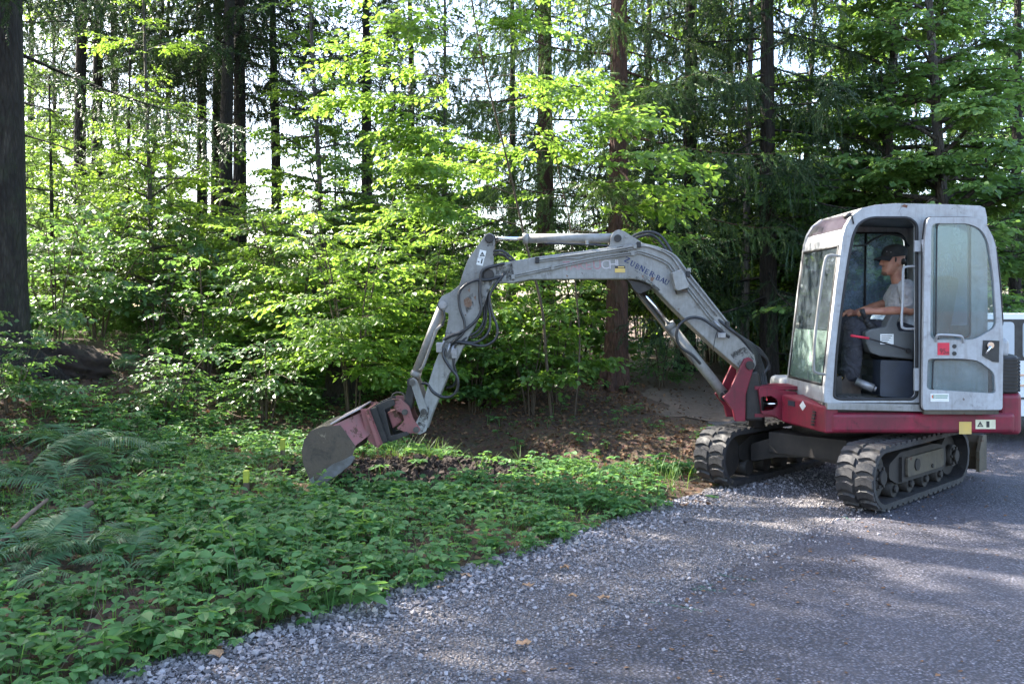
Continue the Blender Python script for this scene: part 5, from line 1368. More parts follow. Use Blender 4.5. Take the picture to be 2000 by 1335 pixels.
# hoses over the boom top and at its foot
def hose(pts, r=.0125, parent=None, name='hydraulic_hose', mat=HOSE, n=7):
    return part(name, Geo().tube(smooth_path([P(a, b_, d) for a, b_, d in pts], 6), r, n), mat, parent or boom)
hose([(1232, 464, 8.1), (1250, 455, 8.1), (1275, 453, 8.1), (1295, 465, 8.1), (1312, 492, 8.08)]); hose([(1235, 468, 8.16), (1252, 461, 8.16), (1272, 459, 8.16), (1288, 470, 8.16), (1304, 492, 8.14)])
for k in range(6):
    hose([(1398 + k * 3, 620 + k * 2, 8.02 + .035 * k), (1425 + k * 4, 642 + k * 3, 7.98 + .04 * k), (1452 + k * 4, 664 + k * 2, 8.0 + .04 * k), (1474 + k * 2, 700, 8.02 + .04 * k), (1474 + k * 4, 735, 8.05 + .03 * k), (1484 + k * 3, 770, 8.1)], .014)
for k in range(4):
    hose([(1455 + k * 3, 668 + k * 4, 8.2), (1480 + k * 4, 678 + k * 6, 8.2), (1498 + k * 2, 700 + k * 6, 8.2), (1500 - k * 3, 718 + k * 3, 8.2), (1486, 738 + k * 2, 8.18)], .010)
hose([(1424, 658, 7.96), (1398, 640, 7.93), (1370, 622, 7.93), (1346, 621, 7.93), (1327, 634, 7.92), (1321, 655, 7.92), (1330, 678, 7.92), (1352, 693, 7.93), (1368, 710, 7.95)], .0135)
hose([(1405, 640, 7.95), (1398, 655, 7.94), (1393, 682, 7.93)], .004)
g = Geo(); q = P(1409, 654, 7.94); g.box(q.x - .035, q.x + .035, 7.92, 7.96, q.z - .025, q.z + .02); part('hose_clamp', g, STEEL_WORN, boom, .004)
for k in range(3): part('hose_fitting', Geo().tube([P(1394 + k * 6, 626 + k * 6, 7.97), P(1412 + k * 6, 645 + k * 6, 7.96)], .013, 6), STEEL_WORN, boom)
# boom cylinder
def cyl(name, a, b_, t, r, rr, parent=EXC):
    a, b_ = Vector(a), Vector(b_); m = a.lerp(b_, t); d = (b_ - a).normalized()
    g = Geo(); g.tube([a, m], r, 18); g.tube([m, m + d * .05], r * 1.14, 18)
    o = part(name, g, GREY, parent)
    part('cylinder_rod', Geo().tube([m + d * .049, b_], rr, 14), CHROME, o)
    for e in (a, b_): part('rod_eye', Geo().disc(e, (0, 1, 0), r * 1.15, .09, 16), BLACKM, o)
    return o
a = P(1416, 772, 8.12); b_ = P(1248, 560, 8.12)
bc = cyl('boom_cylinder', a, b_, .62, .046, .022)
d = (b_ - a).normalized(); up = Vector((d.z, 0, -d.x)); up = up if up.x < 0 else -up
g = Geo(); g.tube([a.lerp(b_, .32) + up * .055, b_ + up * .03], .013, 8); part('cylinder_guard', g, STEEL_MUD, bc)
g = Geo(); p0 = a.lerp(b_, .33) + up * .055; p1 = b_ + up * .045; g.obox(p0.lerp(p1, .5), d, (0, 1, 0), up, (p1 - p0).length / 2, .05, .006); part('cylinder_guard_plate', g, STEEL_MUD, bc)
plate('cylinder_lug', roundpoly([(1222, 543), (1282, 560), (1264, 568), (1250, 574), (1240, 566), (1232, 552)], 4), DB + .05, DB + .19, BLACKM, boom)
# arm cylinder on top of the boom
ac = cyl('arm_cylinder', P(1206, 465, 8.12), P(957, 466, 8.12), .70, .043, .019)
g = Geo(); g.tube(smooth_path([P(1062, 475, 8.06), P(1140, 477, 8.05), P(1192, 480, 8.06)], 5), .011, 6); part('hydraulic_hose', g, HOSE, ac)
part('pipe_clamp', Geo().box(*(lambda q: (q.x - .012, q.x + .012, 8.03, 8.12, q.z - .02, q.z + .02))(P(1146, 474, 8.08))), GREY, ac)

# --- stick -----------------------------------------------------------------
stick_px = [(948, 458), (956, 454), (964, 459), (966, 470), (963, 492), (963, 518), (968, 534), (966, 548), (955, 566), (945, 596), (933, 624), (909, 668), (888, 710), (874, 735), (840, 818), (832, 842), (820, 848), (808, 844), (807, 834), (822, 806), (832, 765), (848, 712), (867, 664), (876, 622), (876, 612), (866, 608), (857, 598), (857, 588), (863, 578), (880, 570), (897, 557), (905, 530), (914, 507)]
stick = part('dipper_stick', Geo().prism(q2(stick_px, DB - .03), DB - .03, DB - .012), GREY, EXC, .003)
part('stick_plate', Geo().prism(q2(stick_px, DB - .03), DB + .252, DB + .27), GREY, stick, .003)
core = [(958, 560), (940, 604), (926, 634), (902, 676), (868, 735), (834, 822), (824, 832), (828, 800), (842, 742), (856, 706), (874, 660), (884, 610), (905, 560)]
part('stick_box', Geo().prism(q2(core, DB), DB - .012, DB + .252), GREY, stick)
for px, py, r in ((956, 466, .032), (954, 537, .042), (865, 595, .034)):
    q = P(px, py, DB - .03); part('stick_pin', Geo().disc((q.x, YC, q.z), (0, 1, 0), r, .36, 18), BLACKM if r != .034 else STEEL_WORN, stick)
    part('pin_boss', Geo().disc((q.x, DB - .035, q.z), (0, 1, 0), r * 1.25, .018, 18), GREY if r == .034 else BLACKM, stick)
q = P(930, 531, DB); part('bolt_head', Geo().disc((q.x, DB - .034, q.z), (0, 1, 0), .012, .014, 8), GREY, stick)
# stickers on the stick: warning triangle and pictogram, tilted
def tilt_sticker(cx, cy, w, h, ang, y, mat, nm='sticker'):
    ca, sa = math.cos(ang), math.sin(ang); pts = [(cx + dx * w * ca - dy * h * sa, cy + dx * w * sa + dy * h * ca) for dx, dy in ((-.5, -.5), (.5, -.5), (.5, .5), (-.5, .5))]
    part(nm, Geo().prism(q2(pts, DB - .03), y - .002, y), mat, stick)
tilt_sticker(942, 496, 13, 15, .22, DB - .031, STK_W); tilt_sticker(938, 511, 13, 14, .22, DB - .031, STK_W)
tri_mark(942, 496.5, 5.2, DB - .03, DB - .034, stick)
tilt_sticker(941, 510, 2.6, 9, .22, DB - .034, INK, 'warning_mark'); tilt_sticker(934.5, 511, 4, 2, .5, DB - .034, INK, 'warning_mark')
for pp in ([(906, 585), (914, 580), (921, 586), (922, 596), (914, 601), (907, 596)], [(913, 566), (919, 562), (917, 571)], [(925, 580), (930, 577), (929, 586)]):
    part('rust_patch', Geo().prism(q2(pp, DB - .03), DB - .0315, DB - .03), RUSTM, stick)
# hoses hanging around the stick
SH = lambda pts, r=.0125: hose(pts, r, stick)
SH([(985, 514, 7.96), (962, 520, 7.93), (944, 527, 7.92), (938, 545, 7.92), (937, 580, 7.92), (940, 604, 7.92), (930, 625, 7.92), (905, 646, 7.92), (880, 656, 7.93), (866, 664, 7.95)], .0145)
SH([(978, 540, 7.94), (955, 546, 7.93), (930, 547, 7.92), (910, 556, 7.92), (897, 572, 7.92), (898, 600, 7.92), (907, 628, 7.92), (906, 648, 7.92), (890, 664, 7.93), (880, 672, 7.95)], .012)
SH([(985, 534, 7.95), (965, 560, 7.93), (956, 580, 7.92), (961, 610, 7.92), (971, 640, 7.92), (967, 662, 7.92), (945, 675, 7.92), (915, 671, 7.93), (890, 667, 7.94), (880, 674, 7.95)], .013)
SH([(990, 530, 8.02), (966, 560, 8.02), (954, 584, 8.02), (957, 620, 8.0), (953, 650, 7.98), (930, 668, 7.97), (900, 668, 7.96), (884, 676, 7.95)], .013)
SH([(952, 566, 8.0), (946, 600, 8.02), (944, 628, 8.02), (930, 648, 8.0), (912, 658, 7.98), (898, 672, 7.96)], .012)
SH([(955, 566, 8.1), (950, 600, 8.1), (948, 630, 8.1), (936, 652, 8.08), (920, 660, 8.05)], .012)
SH([(962, 491, 8.05), (980, 490, 8.05), (996, 500, 8.05), (1008, 512, 8.02)], .012); SH([(962, 497, 8.12), (980, 496, 8.12), (992, 504, 8.12), (1004, 514, 8.1)], .012)
SH([(868, 680, 7.94), (866, 695, 7.93), (878, 716, 7.93), (893, 736, 7.93), (893, 760, 7.94), (880, 774, 7.95), (862, 774, 7.96), (845, 764, 7.97), (836, 750, 7.98), (824, 748, 8.0)], .0135)
SH([(886, 686, 7.95), (886, 710, 7.95), (892, 735, 7.98), (886, 752, 8.05), (872, 757, 8.08)], .012)
SH([(866, 606, 7.96), (868, 620, 7.96), (863, 635, 7.96)], .012)
for px, py in ((866, 664), (876, 676), (883, 680)):
    part('hose_fitting', Geo().tube([P(px + 3, py - 6, 7.945), P(px - 5, py + 20, 7.945)], .011, 6), STEEL_WORN, stick)
for px, py, w in ((858, 678, .028), (887, 690, .024)):
    q = P(px, py, 7.95); part('shutoff_valve', Geo().box(q.x - w, q.x + w, 7.935, 7.972, q.z - .045, q.z + .045), STEEL_WORN, stick, .006)
# bucket cylinder with feed pipe
kc = cyl('bucket_cylinder', P(865, 595, 8.12), P(806, 746, 8.12), .86, .043, .022)
g = Geo(); g.tube(smooth_path([P(866, 632, 8.03), P(852, 645, 8.03), P(846, 662, 8.03), P(836, 690, 8.03), P(826, 716, 8.03), P(820, 722, 8.06)], 5), .013, 7); part('feed_pipe', g, GREY, kc)
# links
for y in (DB - .045, DB + .27):
    g = Geo(); g.prism(roundpoly(q2([(800, 741), (807, 736), (815, 743), (836, 802), (830, 812), (822, 808)], DB - .04), .01), y - .018, y + .018); lk = part('bucket_link', g, GREY, EXC, .004)
    for px, py in ((806, 746), (828, 803)):
        q = P(px, py, DB - .04); part('link_pin', Geo().disc((q.x, y + (-.02 if y < DB else .02), q.z), (0, 1, 0), .028, .03, 14), STEEL_PIN, lk)
g = Geo(); g.tube([(P(806, 746, DB).x, DB - .06, P(806, 746, DB).z), (P(806, 746, DB).x, DB + .3, P(806, 746, DB).z)], .022, 12); part('link_pin', g, BLACKM, lk)
g = Geo(); g.prism(roundpoly(q2([(798, 742), (812, 742), (803, 800), (788, 806), (786, 796)], DB), .012), DB + .02, DB + .22); part('bucket_link_bar', g, BLACKM, EXC, .006)

GREASE = simple('grease_stain', (.012, .011, .010), (.025, .021, .018), 20, .45)
def grease_alpha():
    nt = GREASE.node_tree; b = nt.nodes['Principled BSDF']; tp = nt.nodes.new('ShaderNodeBsdfTransparent'); mx = nt.nodes.new('ShaderNodeMixShader')
    nt.links.new(ramp(nt, noise(nt, 16, 7, 0.75), [(0.46, (0, 0, 0)), (0.66, (0.62, 0.62, 0.62))]), mx.inputs[0])
    nt.links.new(tp.outputs[0], mx.inputs[1]); nt.links.new(b.outputs[0], mx.inputs[2]); nt.links.new(mx.outputs[0], nt.nodes['Material Output'].inputs[0])
grease_alpha()
def stain(pts, y, parent, D=DB): part('grease_stain', Geo().prism(q2(pts, D), y - .0012, y - .0004), GREASE, parent)
stain([(936, 536), (946, 522), (962, 520), (965, 546), (955, 566), (944, 596), (934, 604), (938, 566)], DB - .03, stick)
stain([(950, 460), (962, 460), (964, 480), (952, 482)], DB - .03, stick); stain([(905, 585), (924, 572), (926, 600), (912, 612)], DB - .03, stick)
stain([(824, 800), (840, 790), (836, 820), (826, 842), (812, 842)], DB - .03, stick); stain([(872, 640), (900, 650), (888, 690), (862, 690)], DB - .03, stick)
stain([(968, 520), (1000, 514), (1006, 548), (970, 550)], DB, boom); stain([(1425, 690), (1456, 676), (1472, 700), (1466, 722), (1446, 718)], DB, boom)
stain([(1225, 540), (1260, 540), (1290, 566), (1286, 568), (1268, 554), (1240, 545)], DB, boom); stain([(1205, 482), (1240, 476), (1230, 492), (1210, 494)], DB, boom)
# --- quick coupler and bucket ------------------------------------------------
cp = roundpoly([(764, 778), (784, 779), (800, 794), (806, 815), (822, 838), (816, 846), (796, 845), (774, 836), (790, 822), (786, 806), (770, 800)], 4)
cpl = part('quick_coupler', Geo().prism(q2(cp, 7.97), 7.965, 7.995), BUCKRED, EXC, .005)
part('coupler_plate', Geo().prism(q2(cp, 7.97), 8.25, 8.28), BUCKRED, cpl, .005)
for px, py in ((791, 804), (813, 838)):
    q = P(px, py, 7.97); part('coupler_pin', Geo().disc((q.x, 8.12, q.z), (0, 1, 0), .026, .36, 14), STEEL_PIN, cpl)
cr = [(731, 792), (758, 780), (770, 779), (772, 790), (752, 800), (764, 850), (794, 842), (800, 848), (764, 862), (754, 858)]
for y in (7.93, 8.27): part('coupler_cheek', Geo().prism(q2(cr, 7.95), y, y + .03), BLACKM, cpl, .004)
g = Geo(); g.prism(q2([(727, 795), (739, 791), (762, 858), (751, 862)], 8.0), 7.86, 8.38); part('coupler_back_plate', g, BLACKM, cpl, .006)
g = Geo(); g.prism(q2([(757, 804), (776, 798), (786, 822), (768, 836)], 8.05), 8.02, 8.22); part('coupler_latch_block', g, BUCKRED, cpl, .01)
for k in range(2): part('coupler_rod', Geo().tube([P(748, 793 + k * 5, 7.99), P(772, 783 + k * 5, 7.99)], .010, 8), STEEL_WORN, cpl)
g = Geo(); g.tube(smooth_path([P(765, 783, 8.02), P(766, 771, 8.02), P(776, 766, 8.02), P(788, 769, 8.02), (P(791, 779, 8.02))], 4), .008, 6); part('coupler_loop', g, STEEL_MUD, cpl)
STEEL_CUT = simple('scoured_steel', (0.15, 0.15, 0.155), (0.09, 0.085, 0.08), 14, 0.5, 0.3, 0.3)
# bucket: side plates, curved shell, necked top
BN, BF = 7.72, 8.50
shell = [(650, 831), (628, 833), (607, 841), (594, 858), (589, 880), (592, 905), (600, 925), (606, 942), (610, 948)]
mouth = [(618, 944), (632, 922), (648, 909), (672, 899), (688, 890), (694, 872)]
sidep = shell + mouth + [(694, 870), (664, 830)]
bk = Geo()
bk.prism(q2(sidep, BN), BN, BN + .014)
buck = part('bucket', bk, BUCKSTEEL, EXC)
part('bucket_side_plate', Geo().prism(q2(sidep, BN), BF - .014, BF), BUCKSTEEL, buck)
sh = q2(shell, BN); inn = []
for i in range(len(sh)):
    a = Vector(sh[max(i - 1, 0)]); b_ = Vector(sh[min(i + 1, len(sh) - 1)]); d = (b_ - a).normalized(); inn.append((sh[i][0] - d.y * .014, sh[i][1] + d.x * .014))
part('bucket_shell', Geo().slab([sh + inn[::-1]], lambda u, v, t: (u, t, v), BN + .0145, BF - .0145), BUCKSTEEL, buck)
part('side_cutter', Geo().prism(q2([(611, 950), (618, 940), (632, 920), (648, 907), (672, 897), (688, 888), (694, 892), (686, 905), (666, 922), (642, 938), (624, 950)], BN), BN - .008, BN - .001), STEEL_CUT, buck)
ce = q2([(604, 936), (611, 950), (616, 946), (612, 930)], BN); part('cutting_edge', Geo().slab([ce], lambda u, v, t: (u, t, v), BN - .008, BF + .008), STEEL_WORN, buck)
# upper part narrows towards the coupler
NI = .17
a1 = P(650, 830, BN); a2 = P(694, 870, BN)                       # wide end (top edge, lower edge)
def PP(px, py, y): x, z = XZ(px, py, 7.86); return Vector((x, y, z))
c1 = PP(712, 802, BN + NI); c2 = PP(736, 838, BN + NI)
far = lambda v: Vector((v.x, BN + BF - v.y, v.z))
g = Geo(); th = Vector((0, .012, 0))
g.add([a1, a2, c2, c1, a1 + th, a2 + th, c2 + th, c1 + th], [(0, 1, 2, 3), (4, 7, 6, 5), (0, 4, 5, 1), (1, 5, 6, 2), (2, 6, 7, 3), (3, 7, 4, 0)])
part('bucket_cheek', g, BUCKRED, buck)
A1, A2, C1, C2 = far(a1), far(a2), far(c1), far(c2)
g = Geo(); g.add([A1, A2, C2, C1, A1 - th, A2 - th, C2 - th, C1 - th], [(0, 1, 2, 3), (4, 7, 6, 5), (0, 4, 5, 1), (1, 5, 6, 2), (2, 6, 7, 3), (3, 7, 4, 0)]); part('bucket_cheek', g, BUCKRED, buck)
d1 = PP(706, 797, BN + .02); d0 = P(645, 829, BN)
up_ = Vector((0, 0, .012))
g = Geo(); top = [d0 + up_, d1 + Vector((0, .08, 0)) + up_, far(d1 + Vector((0, .08, 0))) + up_, far(d0) + up_]
g.add(top + [v - up_ for v in top], [(0, 1, 2, 3), (4, 7, 6, 5), (0, 4, 5, 1), (1, 5, 6, 2), (2, 6, 7, 3), (3, 7, 4, 0)]); part('bucket_top_plate', g, simple('skylit_pink_steel', (.46, .40, .41), (.36, .28, .28), 9, .5, .1, .1), buck)  # whitish colour paints in the skylight on the upward-facing plate
g = Geo(); e0 = PP(705, 797, BN + .10); e1 = PP(722, 797, BN + .10); e2 = PP(748, 866, BN + .12); e3 = PP(738, 874, BN + .12); e4 = PP(720, 860, BN + .12)
for pl in (lambda v: v, far):
    ps = [pl(v) for v in (e0, e1, e2, e3, e4)]; off = Vector((0, .02 if pl(e0) is e0 else -.02, 0))
    g.add(ps + [v + off for v in ps], [(0, 1, 2, 3, 4), (9, 8, 7, 6, 5)] + [(i, (i + 1) % 5, 5 + (i + 1) % 5, 5 + i) for i in range(5)])
part('bucket_ear', g, BUCKRED, buck)
g = Geo(); g.prism(q2([(716, 798), (722, 797), (746, 864), (740, 868)], 7.9), 7.80, 8.42); part('bucket_adapter_plate', g, BUCKRED, buck)

# ------------------------------------------------------------------ driver
def skin_obj(name, verts, edges, radii, mat, parent, root=0, sub=2, smooth_iter=0):
    r = parent
    while r.parent: r = r.parent
    base = Vector(r.location)
    me = bpy.data.meshes.new(name); me.from_pydata([tuple(Vector(v) - base) for v in verts], edges, [])
    o = bpy.data.objects.new(name, me); C.objects.link(o); o.parent = parent; me.materials.append(mat)
    s = o.modifiers.new('skin', 'SKIN')
    sv = me.skin_vertices[0].data if len(me.skin_vertices) else None
    if sv is None:
        bpy.context.view_layer.objects.active = o; bpy.ops.mesh.customdata_skin_add(); sv = me.skin_vertices[0].data
    for i, rr in enumerate(radii): sv[i].radius = rr if isinstance(rr, tuple) else (rr, rr); sv[i].use_root = (i == root)
    u = o.modifiers.new('sub', 'SUBSURF'); u.levels = sub; u.render_levels = sub
    return o
def bake(o):
    dg = bpy.context.evaluated_depsgraph_get(); me = bpy.data.meshes.new_from_object(o.evaluated_get(dg))
    o.modifiers.clear(); old = o.data; o.data = me
    me.polygons.foreach_set('use_smooth', [True] * len(me.polygons)); return o
hipN, hipF = P(1770, 655, 7.70), P(1764, 655, 7.92); pel = P(1768, 652, 7.81)
MAN = thing('person', 'driver in dark cap, grey t-shirt and dark trousers seated at the controls', 'person', (pel.x, pel.y, pel.z - .1))
spine = P(1767, 622, 7.81); chest = P(1764, 585, 7.81); neck0 = P(1758, 556, 7.81); neck1 = P(1752, 541, 7.81); headc = P(1744, 512, 7.81)
shN = P(1770, 562, 7.62); shF = P(1758, 562, 8.00); elN = P(1778, 606, 7.60); elF = P(1731, 592, 8.06); wrN = P(1701, 608, 7.60); wrF = P(1668, 612, 8.06)
knN = P(1668, 640, 7.62); knF = P(1652, 636, 7.95); anN = P(1659, 738, 7.60); anF = P(1650, 738, 7.92)
hN = P(1690, 606, 7.59)
# body: one continuous surface (torso, neck, head, arms, legs) closed by remeshing
def limb(g, pts, rs, n=12):
    g.tube(pts, rs, n)
    for p, r in zip(pts, rs): g.ball(p, r * .99, r * .99, r * .99, 12, 8)
def loft(g, rows, n=18):
    """rows: (centre, depth radius, width radius) stacked into a closed trunk"""
    vs = []
    for c, rx, ry in rows:
        for k in range(n):
            a = 2 * math.pi * k / n; vs.append((c[0] + rx * math.cos(a), c[1] + ry * math.sin(a), c[2]))
    fs = [(i * n + k, i * n + (k + 1) % n, (i + 1) * n + (k + 1) % n, (i + 1) * n + k) for i in range(len(rows) - 1) for k in range(n)]
    fs += [tuple(reversed(range(n))), tuple(range((len(rows) - 1) * n, len(rows) * n))]
    g.add(vs, fs, True)
def close_skin(o, voxel, it):
    m = o.modifiers.new('one_skin', 'REMESH'); m.mode = 'VOXEL'; m.voxel_size = voxel
    k = o.modifiers.new('smooth', 'SMOOTH'); k.iterations = it; k.factor = .5
    o.data.update(); bpy.context.view_layer.update(); mt = o.data.materials[0]
    bake(o); o.data.materials.clear(); o.data.materials.append(mt); return o
bg_ = Geo()
loft(bg_, [(pel + Vector((0, 0, -.08)), .11, .15), (pel, .12, .16), (spine, .11, .145), (chest, .115, .165), (chest + Vector((-.005, 0, .08)), .10, .17), (neck0, .06, .09)])
limb(bg_, [neck0 + Vector((0, 0, -.03)), neck1, headc + Vector((.02, 0, -.02))], [.06, .056, .058])
limb(bg_, [shN, elN, elN.lerp(wrN, .45), wrN], [.058, .043, .041, .027]); limb(bg_, [shF, elF, elF.lerp(wrF, .45), wrF], [.058, .043, .041, .027])
limb(bg_, [hipN, knN, anN], [.085, .06, .042]); limb(bg_, [hipF, knF, anF], [.085, .06, .042])
# head: stacked sections, facing left (-X)
hg = bg_; n = 16
HZ = [(-.115, .030, .030, -.030), (-.105, .052, .045, -.030), (-.085, .066, .056, -.022), (-.055, .078, .064, -.010), (-.02, .088, .070, .0), (.02, .094, .074, .004), (.06, .094, .075, .006), (.09, .084, .068, .008), (.112, .06, .05, .008), (.122, .02, .018, .008)]
vs = []
tiltx = -.10
for (dz, rx, ry, ox) in HZ:
    for k in range(n):
        a = 2 * math.pi * k / n; vs.append((headc.x + ox + dz * tiltx * -1 + rx * math.cos(a), headc.y + ry * math.sin(a), headc.z + dz))
fs = []
for i in range(len(HZ) - 1):
    for k in range(n): fs.append((i * n + k, i * n + (k + 1) % n, (i + 1) * n + (k + 1) % n, (i + 1) * n + k))
fs.append(tuple(reversed(range(n)))); fs.append(tuple(range((len(HZ) - 1) * n, len(HZ) * n))); hg.add(vs, fs, True)
fx = headc.x - .088
hg.tube([(fx + .012, headc.y, headc.z + .032), (fx - .012, headc.y, headc.z + .006), (fx - .022, headc.y, headc.z - .014), (fx + .012, headc.y, headc.z - .022)], [.008, .012, .015, .012], 8)   # nose
hg.ball((fx + .012, headc.y, headc.z - .048), .016, .024, .007); hg.ball((fx + .014, headc.y, headc.z - .060), .016, .022, .007)      # lips
hg.ball((fx + .026, headc.y, headc.z - .094), .028, .034, .022)                                                                         # chin
hg.ball((fx + .012, headc.y, headc.z + .036), .014, .056, .010)                                                                         # brow
for s in (-1, 1): hg.ball((headc.x + .022, headc.y + s * .074, headc.z - .002), .020, .011, .034)                                        # ears
# hands: palm and five bent fingers each, closed over the joystick
def hand(g, w, dirx, y0, s):
    palm = w + Vector((-.045, 0, .004))
    g.tube([w + Vector((.02, 0, 0)), w + Vector((-.03, 0, .006)), w + Vector((-.075, 0, .0))], [.026, .036, .034], 10)
    for k in range(4):
        yy = y0 + (k - 1.5) * .019; L = (.8, 1.0, .95, .75)[k]
        b0 = Vector((w.x - .068, yy, w.z + .006)); g.tube([b0, b0 + Vector((-.030 * L, 0, -.006)), b0 + Vector((-.044 * L, 0, -.030)), b0 + Vector((-.034 * L, 0, -.052 * L))], [.0105, .010, .009, .0075], 7)
    t0 = Vector((w.x - .020, y0 + s * .03, w.z)); g.tube([t0, t0 + Vector((-.028, s * .016, -.012)), t0 + Vector((-.055, s * .008, -.026))], [.012, .011, .008], 7)
hand(hg, wrN, -1, wrN.y, 1); hand(hg, wrF, -1, wrF.y, -1)
bodyo = close_skin(obj('body', bg_, SKIN, MAN), .0062, 2)
# clothing
cg = Geo()
loft(cg, [(pel + Vector((-.01, 0, -.09)), .145, .185), (pel + Vector((-.012, 0, 0)), .15, .188), (spine + Vector((-.012, 0, 0)), .138, .172), (chest + Vector((-.008, 0, 0)), .135, .188), (chest + Vector((-.005, 0, .085)), .112, .20), (neck0 + Vector((0, 0, -.022)), .085, .13), (neck0 + Vector((0, 0, .008)), .074, .085)])
limb(cg, [shN, shN.lerp(elN, .70)], [.078, .066]); limb(cg, [shF, shF.lerp(elF, .70)], [.078, .066])
for k in range(5): cg.tube([spine + Vector((-.135, -.12 + k * .05, -.05 + .03 * (k % 2))), spine + Vector((-.06, -.165, .03 + .012 * k)), chest + Vector((.06, -.18, .02 * k - .05))], [.010, .012, .006], 6)
close_skin(obj('t_shirt', cg, SHIRT, MAN), .009, 3)
cg = Geo()
for hp_, kn_, an_ in ((hipN, knN, anN), (hipF, knF, anF)):
    top = an_ + Vector((.01, 0, .035)); limb(cg, [hp_, hp_.lerp(kn_, .5), kn_, kn_.lerp(top, .3), kn_.lerp(top, .65), top], [.118, .104, .088, .084, .086, .080])
    for k in range(4): cg.ball(kn_.lerp(top, .55 + k * .12) + Vector((-.01 * (k % 2), 0, 0)), .090, .088, .018)
loft(cg, [(pel + Vector((.0, 0, -.13)), .15, .19), (pel + Vector((0, 0, -.02)), .15, .185), (pel + Vector((0, 0, .03)), .14, .178)])
close_skin(obj('trousers', cg, PANTS, MAN), .011, 3)
for an in (anN, anF):
    g = Geo(); z0 = .845 + .012; x = an.x; y = an.y
    prof = [(.075, z0 + .115), (.08, z0 + .02), (.06, z0 + .012), (-.17, z0 + .012), (-.215, z0 + .03), (-.20, z0 + .07), (-.12, z0 + .10), (-.06, z0 + .135), (-.055, z0 + .19), (.07, z0 + .19)]
    g.slab([roundpoly([(x + a, b_) for a, b_ in prof], .02)], lambda u, v, t: (u, t, v), y - .046, y + .046); bt = obj('boot', g, BOOT, MAN, .02, seg=3)
    g = Geo(); g.slab([roundpoly([(x + .085, z0 + .018), (x + .085, z0 - .010), (x - .215, z0 - .010), (x - .222, z0 + .022)], .012)], lambda u, v, t: (u, t, v), y - .05, y + .05); obj('boot_sole', g, SEAL, bt)
    for k in range(3): obj('boot_lace', Geo().tube([(x - .075 - k * .03, y - .043, z0 + .150 - k * .022), (x - .085 - k * .03, y - .01, z0 + .158 - k * .022), (x - .075 - k * .03, y + .043, z0 + .150 - k * .022)], .004, 4), STK_Y, bt)
# cap with visor
g = Geo(); cz = headc.z + .060; cx = headc.x + .010; vs = []; n = 20
for j, (dz, s_) in enumerate(((-.014, 1.02), (.02, 1.03), (.05, .97), (.075, .80), (.092, .50), (.098, .05))):
    for k in range(n):
        a = 2 * math.pi * k / n; vs.append((cx + .106 * s_ * math.cos(a) + dz * .12, headc.y + .086 * s_ * math.sin(a), cz + dz - .012 * math.cos(a) * -1 * (1 if j == 0 else 0)))
fs = [(j * n + k, j * n + (k + 1) % n, (j + 1) * n + (k + 1) % n, (j + 1) * n + k) for j in range(5) for k in range(n)]; g.add(vs, fs, True)
cap = obj('cap', g, CAPM, MAN)
g = Geo(); vs = []; m = 10
for k in range(m + 1):
    t = -1 + 2 * k / m; a = math.pi - t * 1.15
    xi, yi = cx + .100 * math.cos(a), headc.y + .084 * math.sin(a); ext = .078 * math.sqrt(max(0, 1 - (t * .93) ** 2))
    z_in = cz - .004 - .004 * t * t; z_out = cz - .030 - .018 * t * t
    vs += [(xi, yi, z_in), (xi - ext, yi * .55 + (headc.y + .078 * t) * .45, z_out), (xi, yi, z_in - .006), (xi - ext, yi * .55 + (headc.y + .078 * t) * .45, z_out - .006)]
fs = []
for k in range(m):
    o = k * 4; fs += [(o, o + 1, o + 5, o + 4), (o + 2, o + 6, o + 7, o + 3), (o + 1, o + 3, o + 7, o + 5)]
g.add(vs, fs, True); obj('cap_visor', g, CAPM, cap)
g = Geo(); g.ball((cx - .072, headc.y - .048, cz + .028), .016, .006, .012, 8, 6); g.ball((cx - .050, headc.y - .070, cz + .022), .014, .005, .007, 8, 6); obj('cap_emblem', g, simple('grey_emblem', (.22, .22, .22), (.3, .26, .24), 60, .7), cap)
g = Geo(); g.ball((headc.x + .052, headc.y, headc.z + .008), .058, .074, .042); obj('hair', g, HAIRM, MAN)
g = Geo()
for s in (-1, 1): g.ball((headc.x - .004, headc.y + s * .066, headc.z + .02), .012, .010, .028)
obj('sideburn', g, HAIRM, MAN)
BEARD = simple('stubble_beard', (.11, .055, .035), (.19, .095, .06), 80, .8)
g = Geo(); g.ball((fx + .024, headc.y, headc.z - .093), .036, .042, .026); g.ball((fx + .009, headc.y, headc.z - .036), .016, .030, .008); obj('beard', g, BEARD, MAN)
EYEM = simple('eye_dark', (.02, .016, .014), (.03, .02, .018), 50, .3)
for s in (-1, 1): obj('eye', Geo().ball((fx + .012, headc.y + s * .034, headc.z + .018), .010, .014, .007, 8, 6), EYEM, MAN)

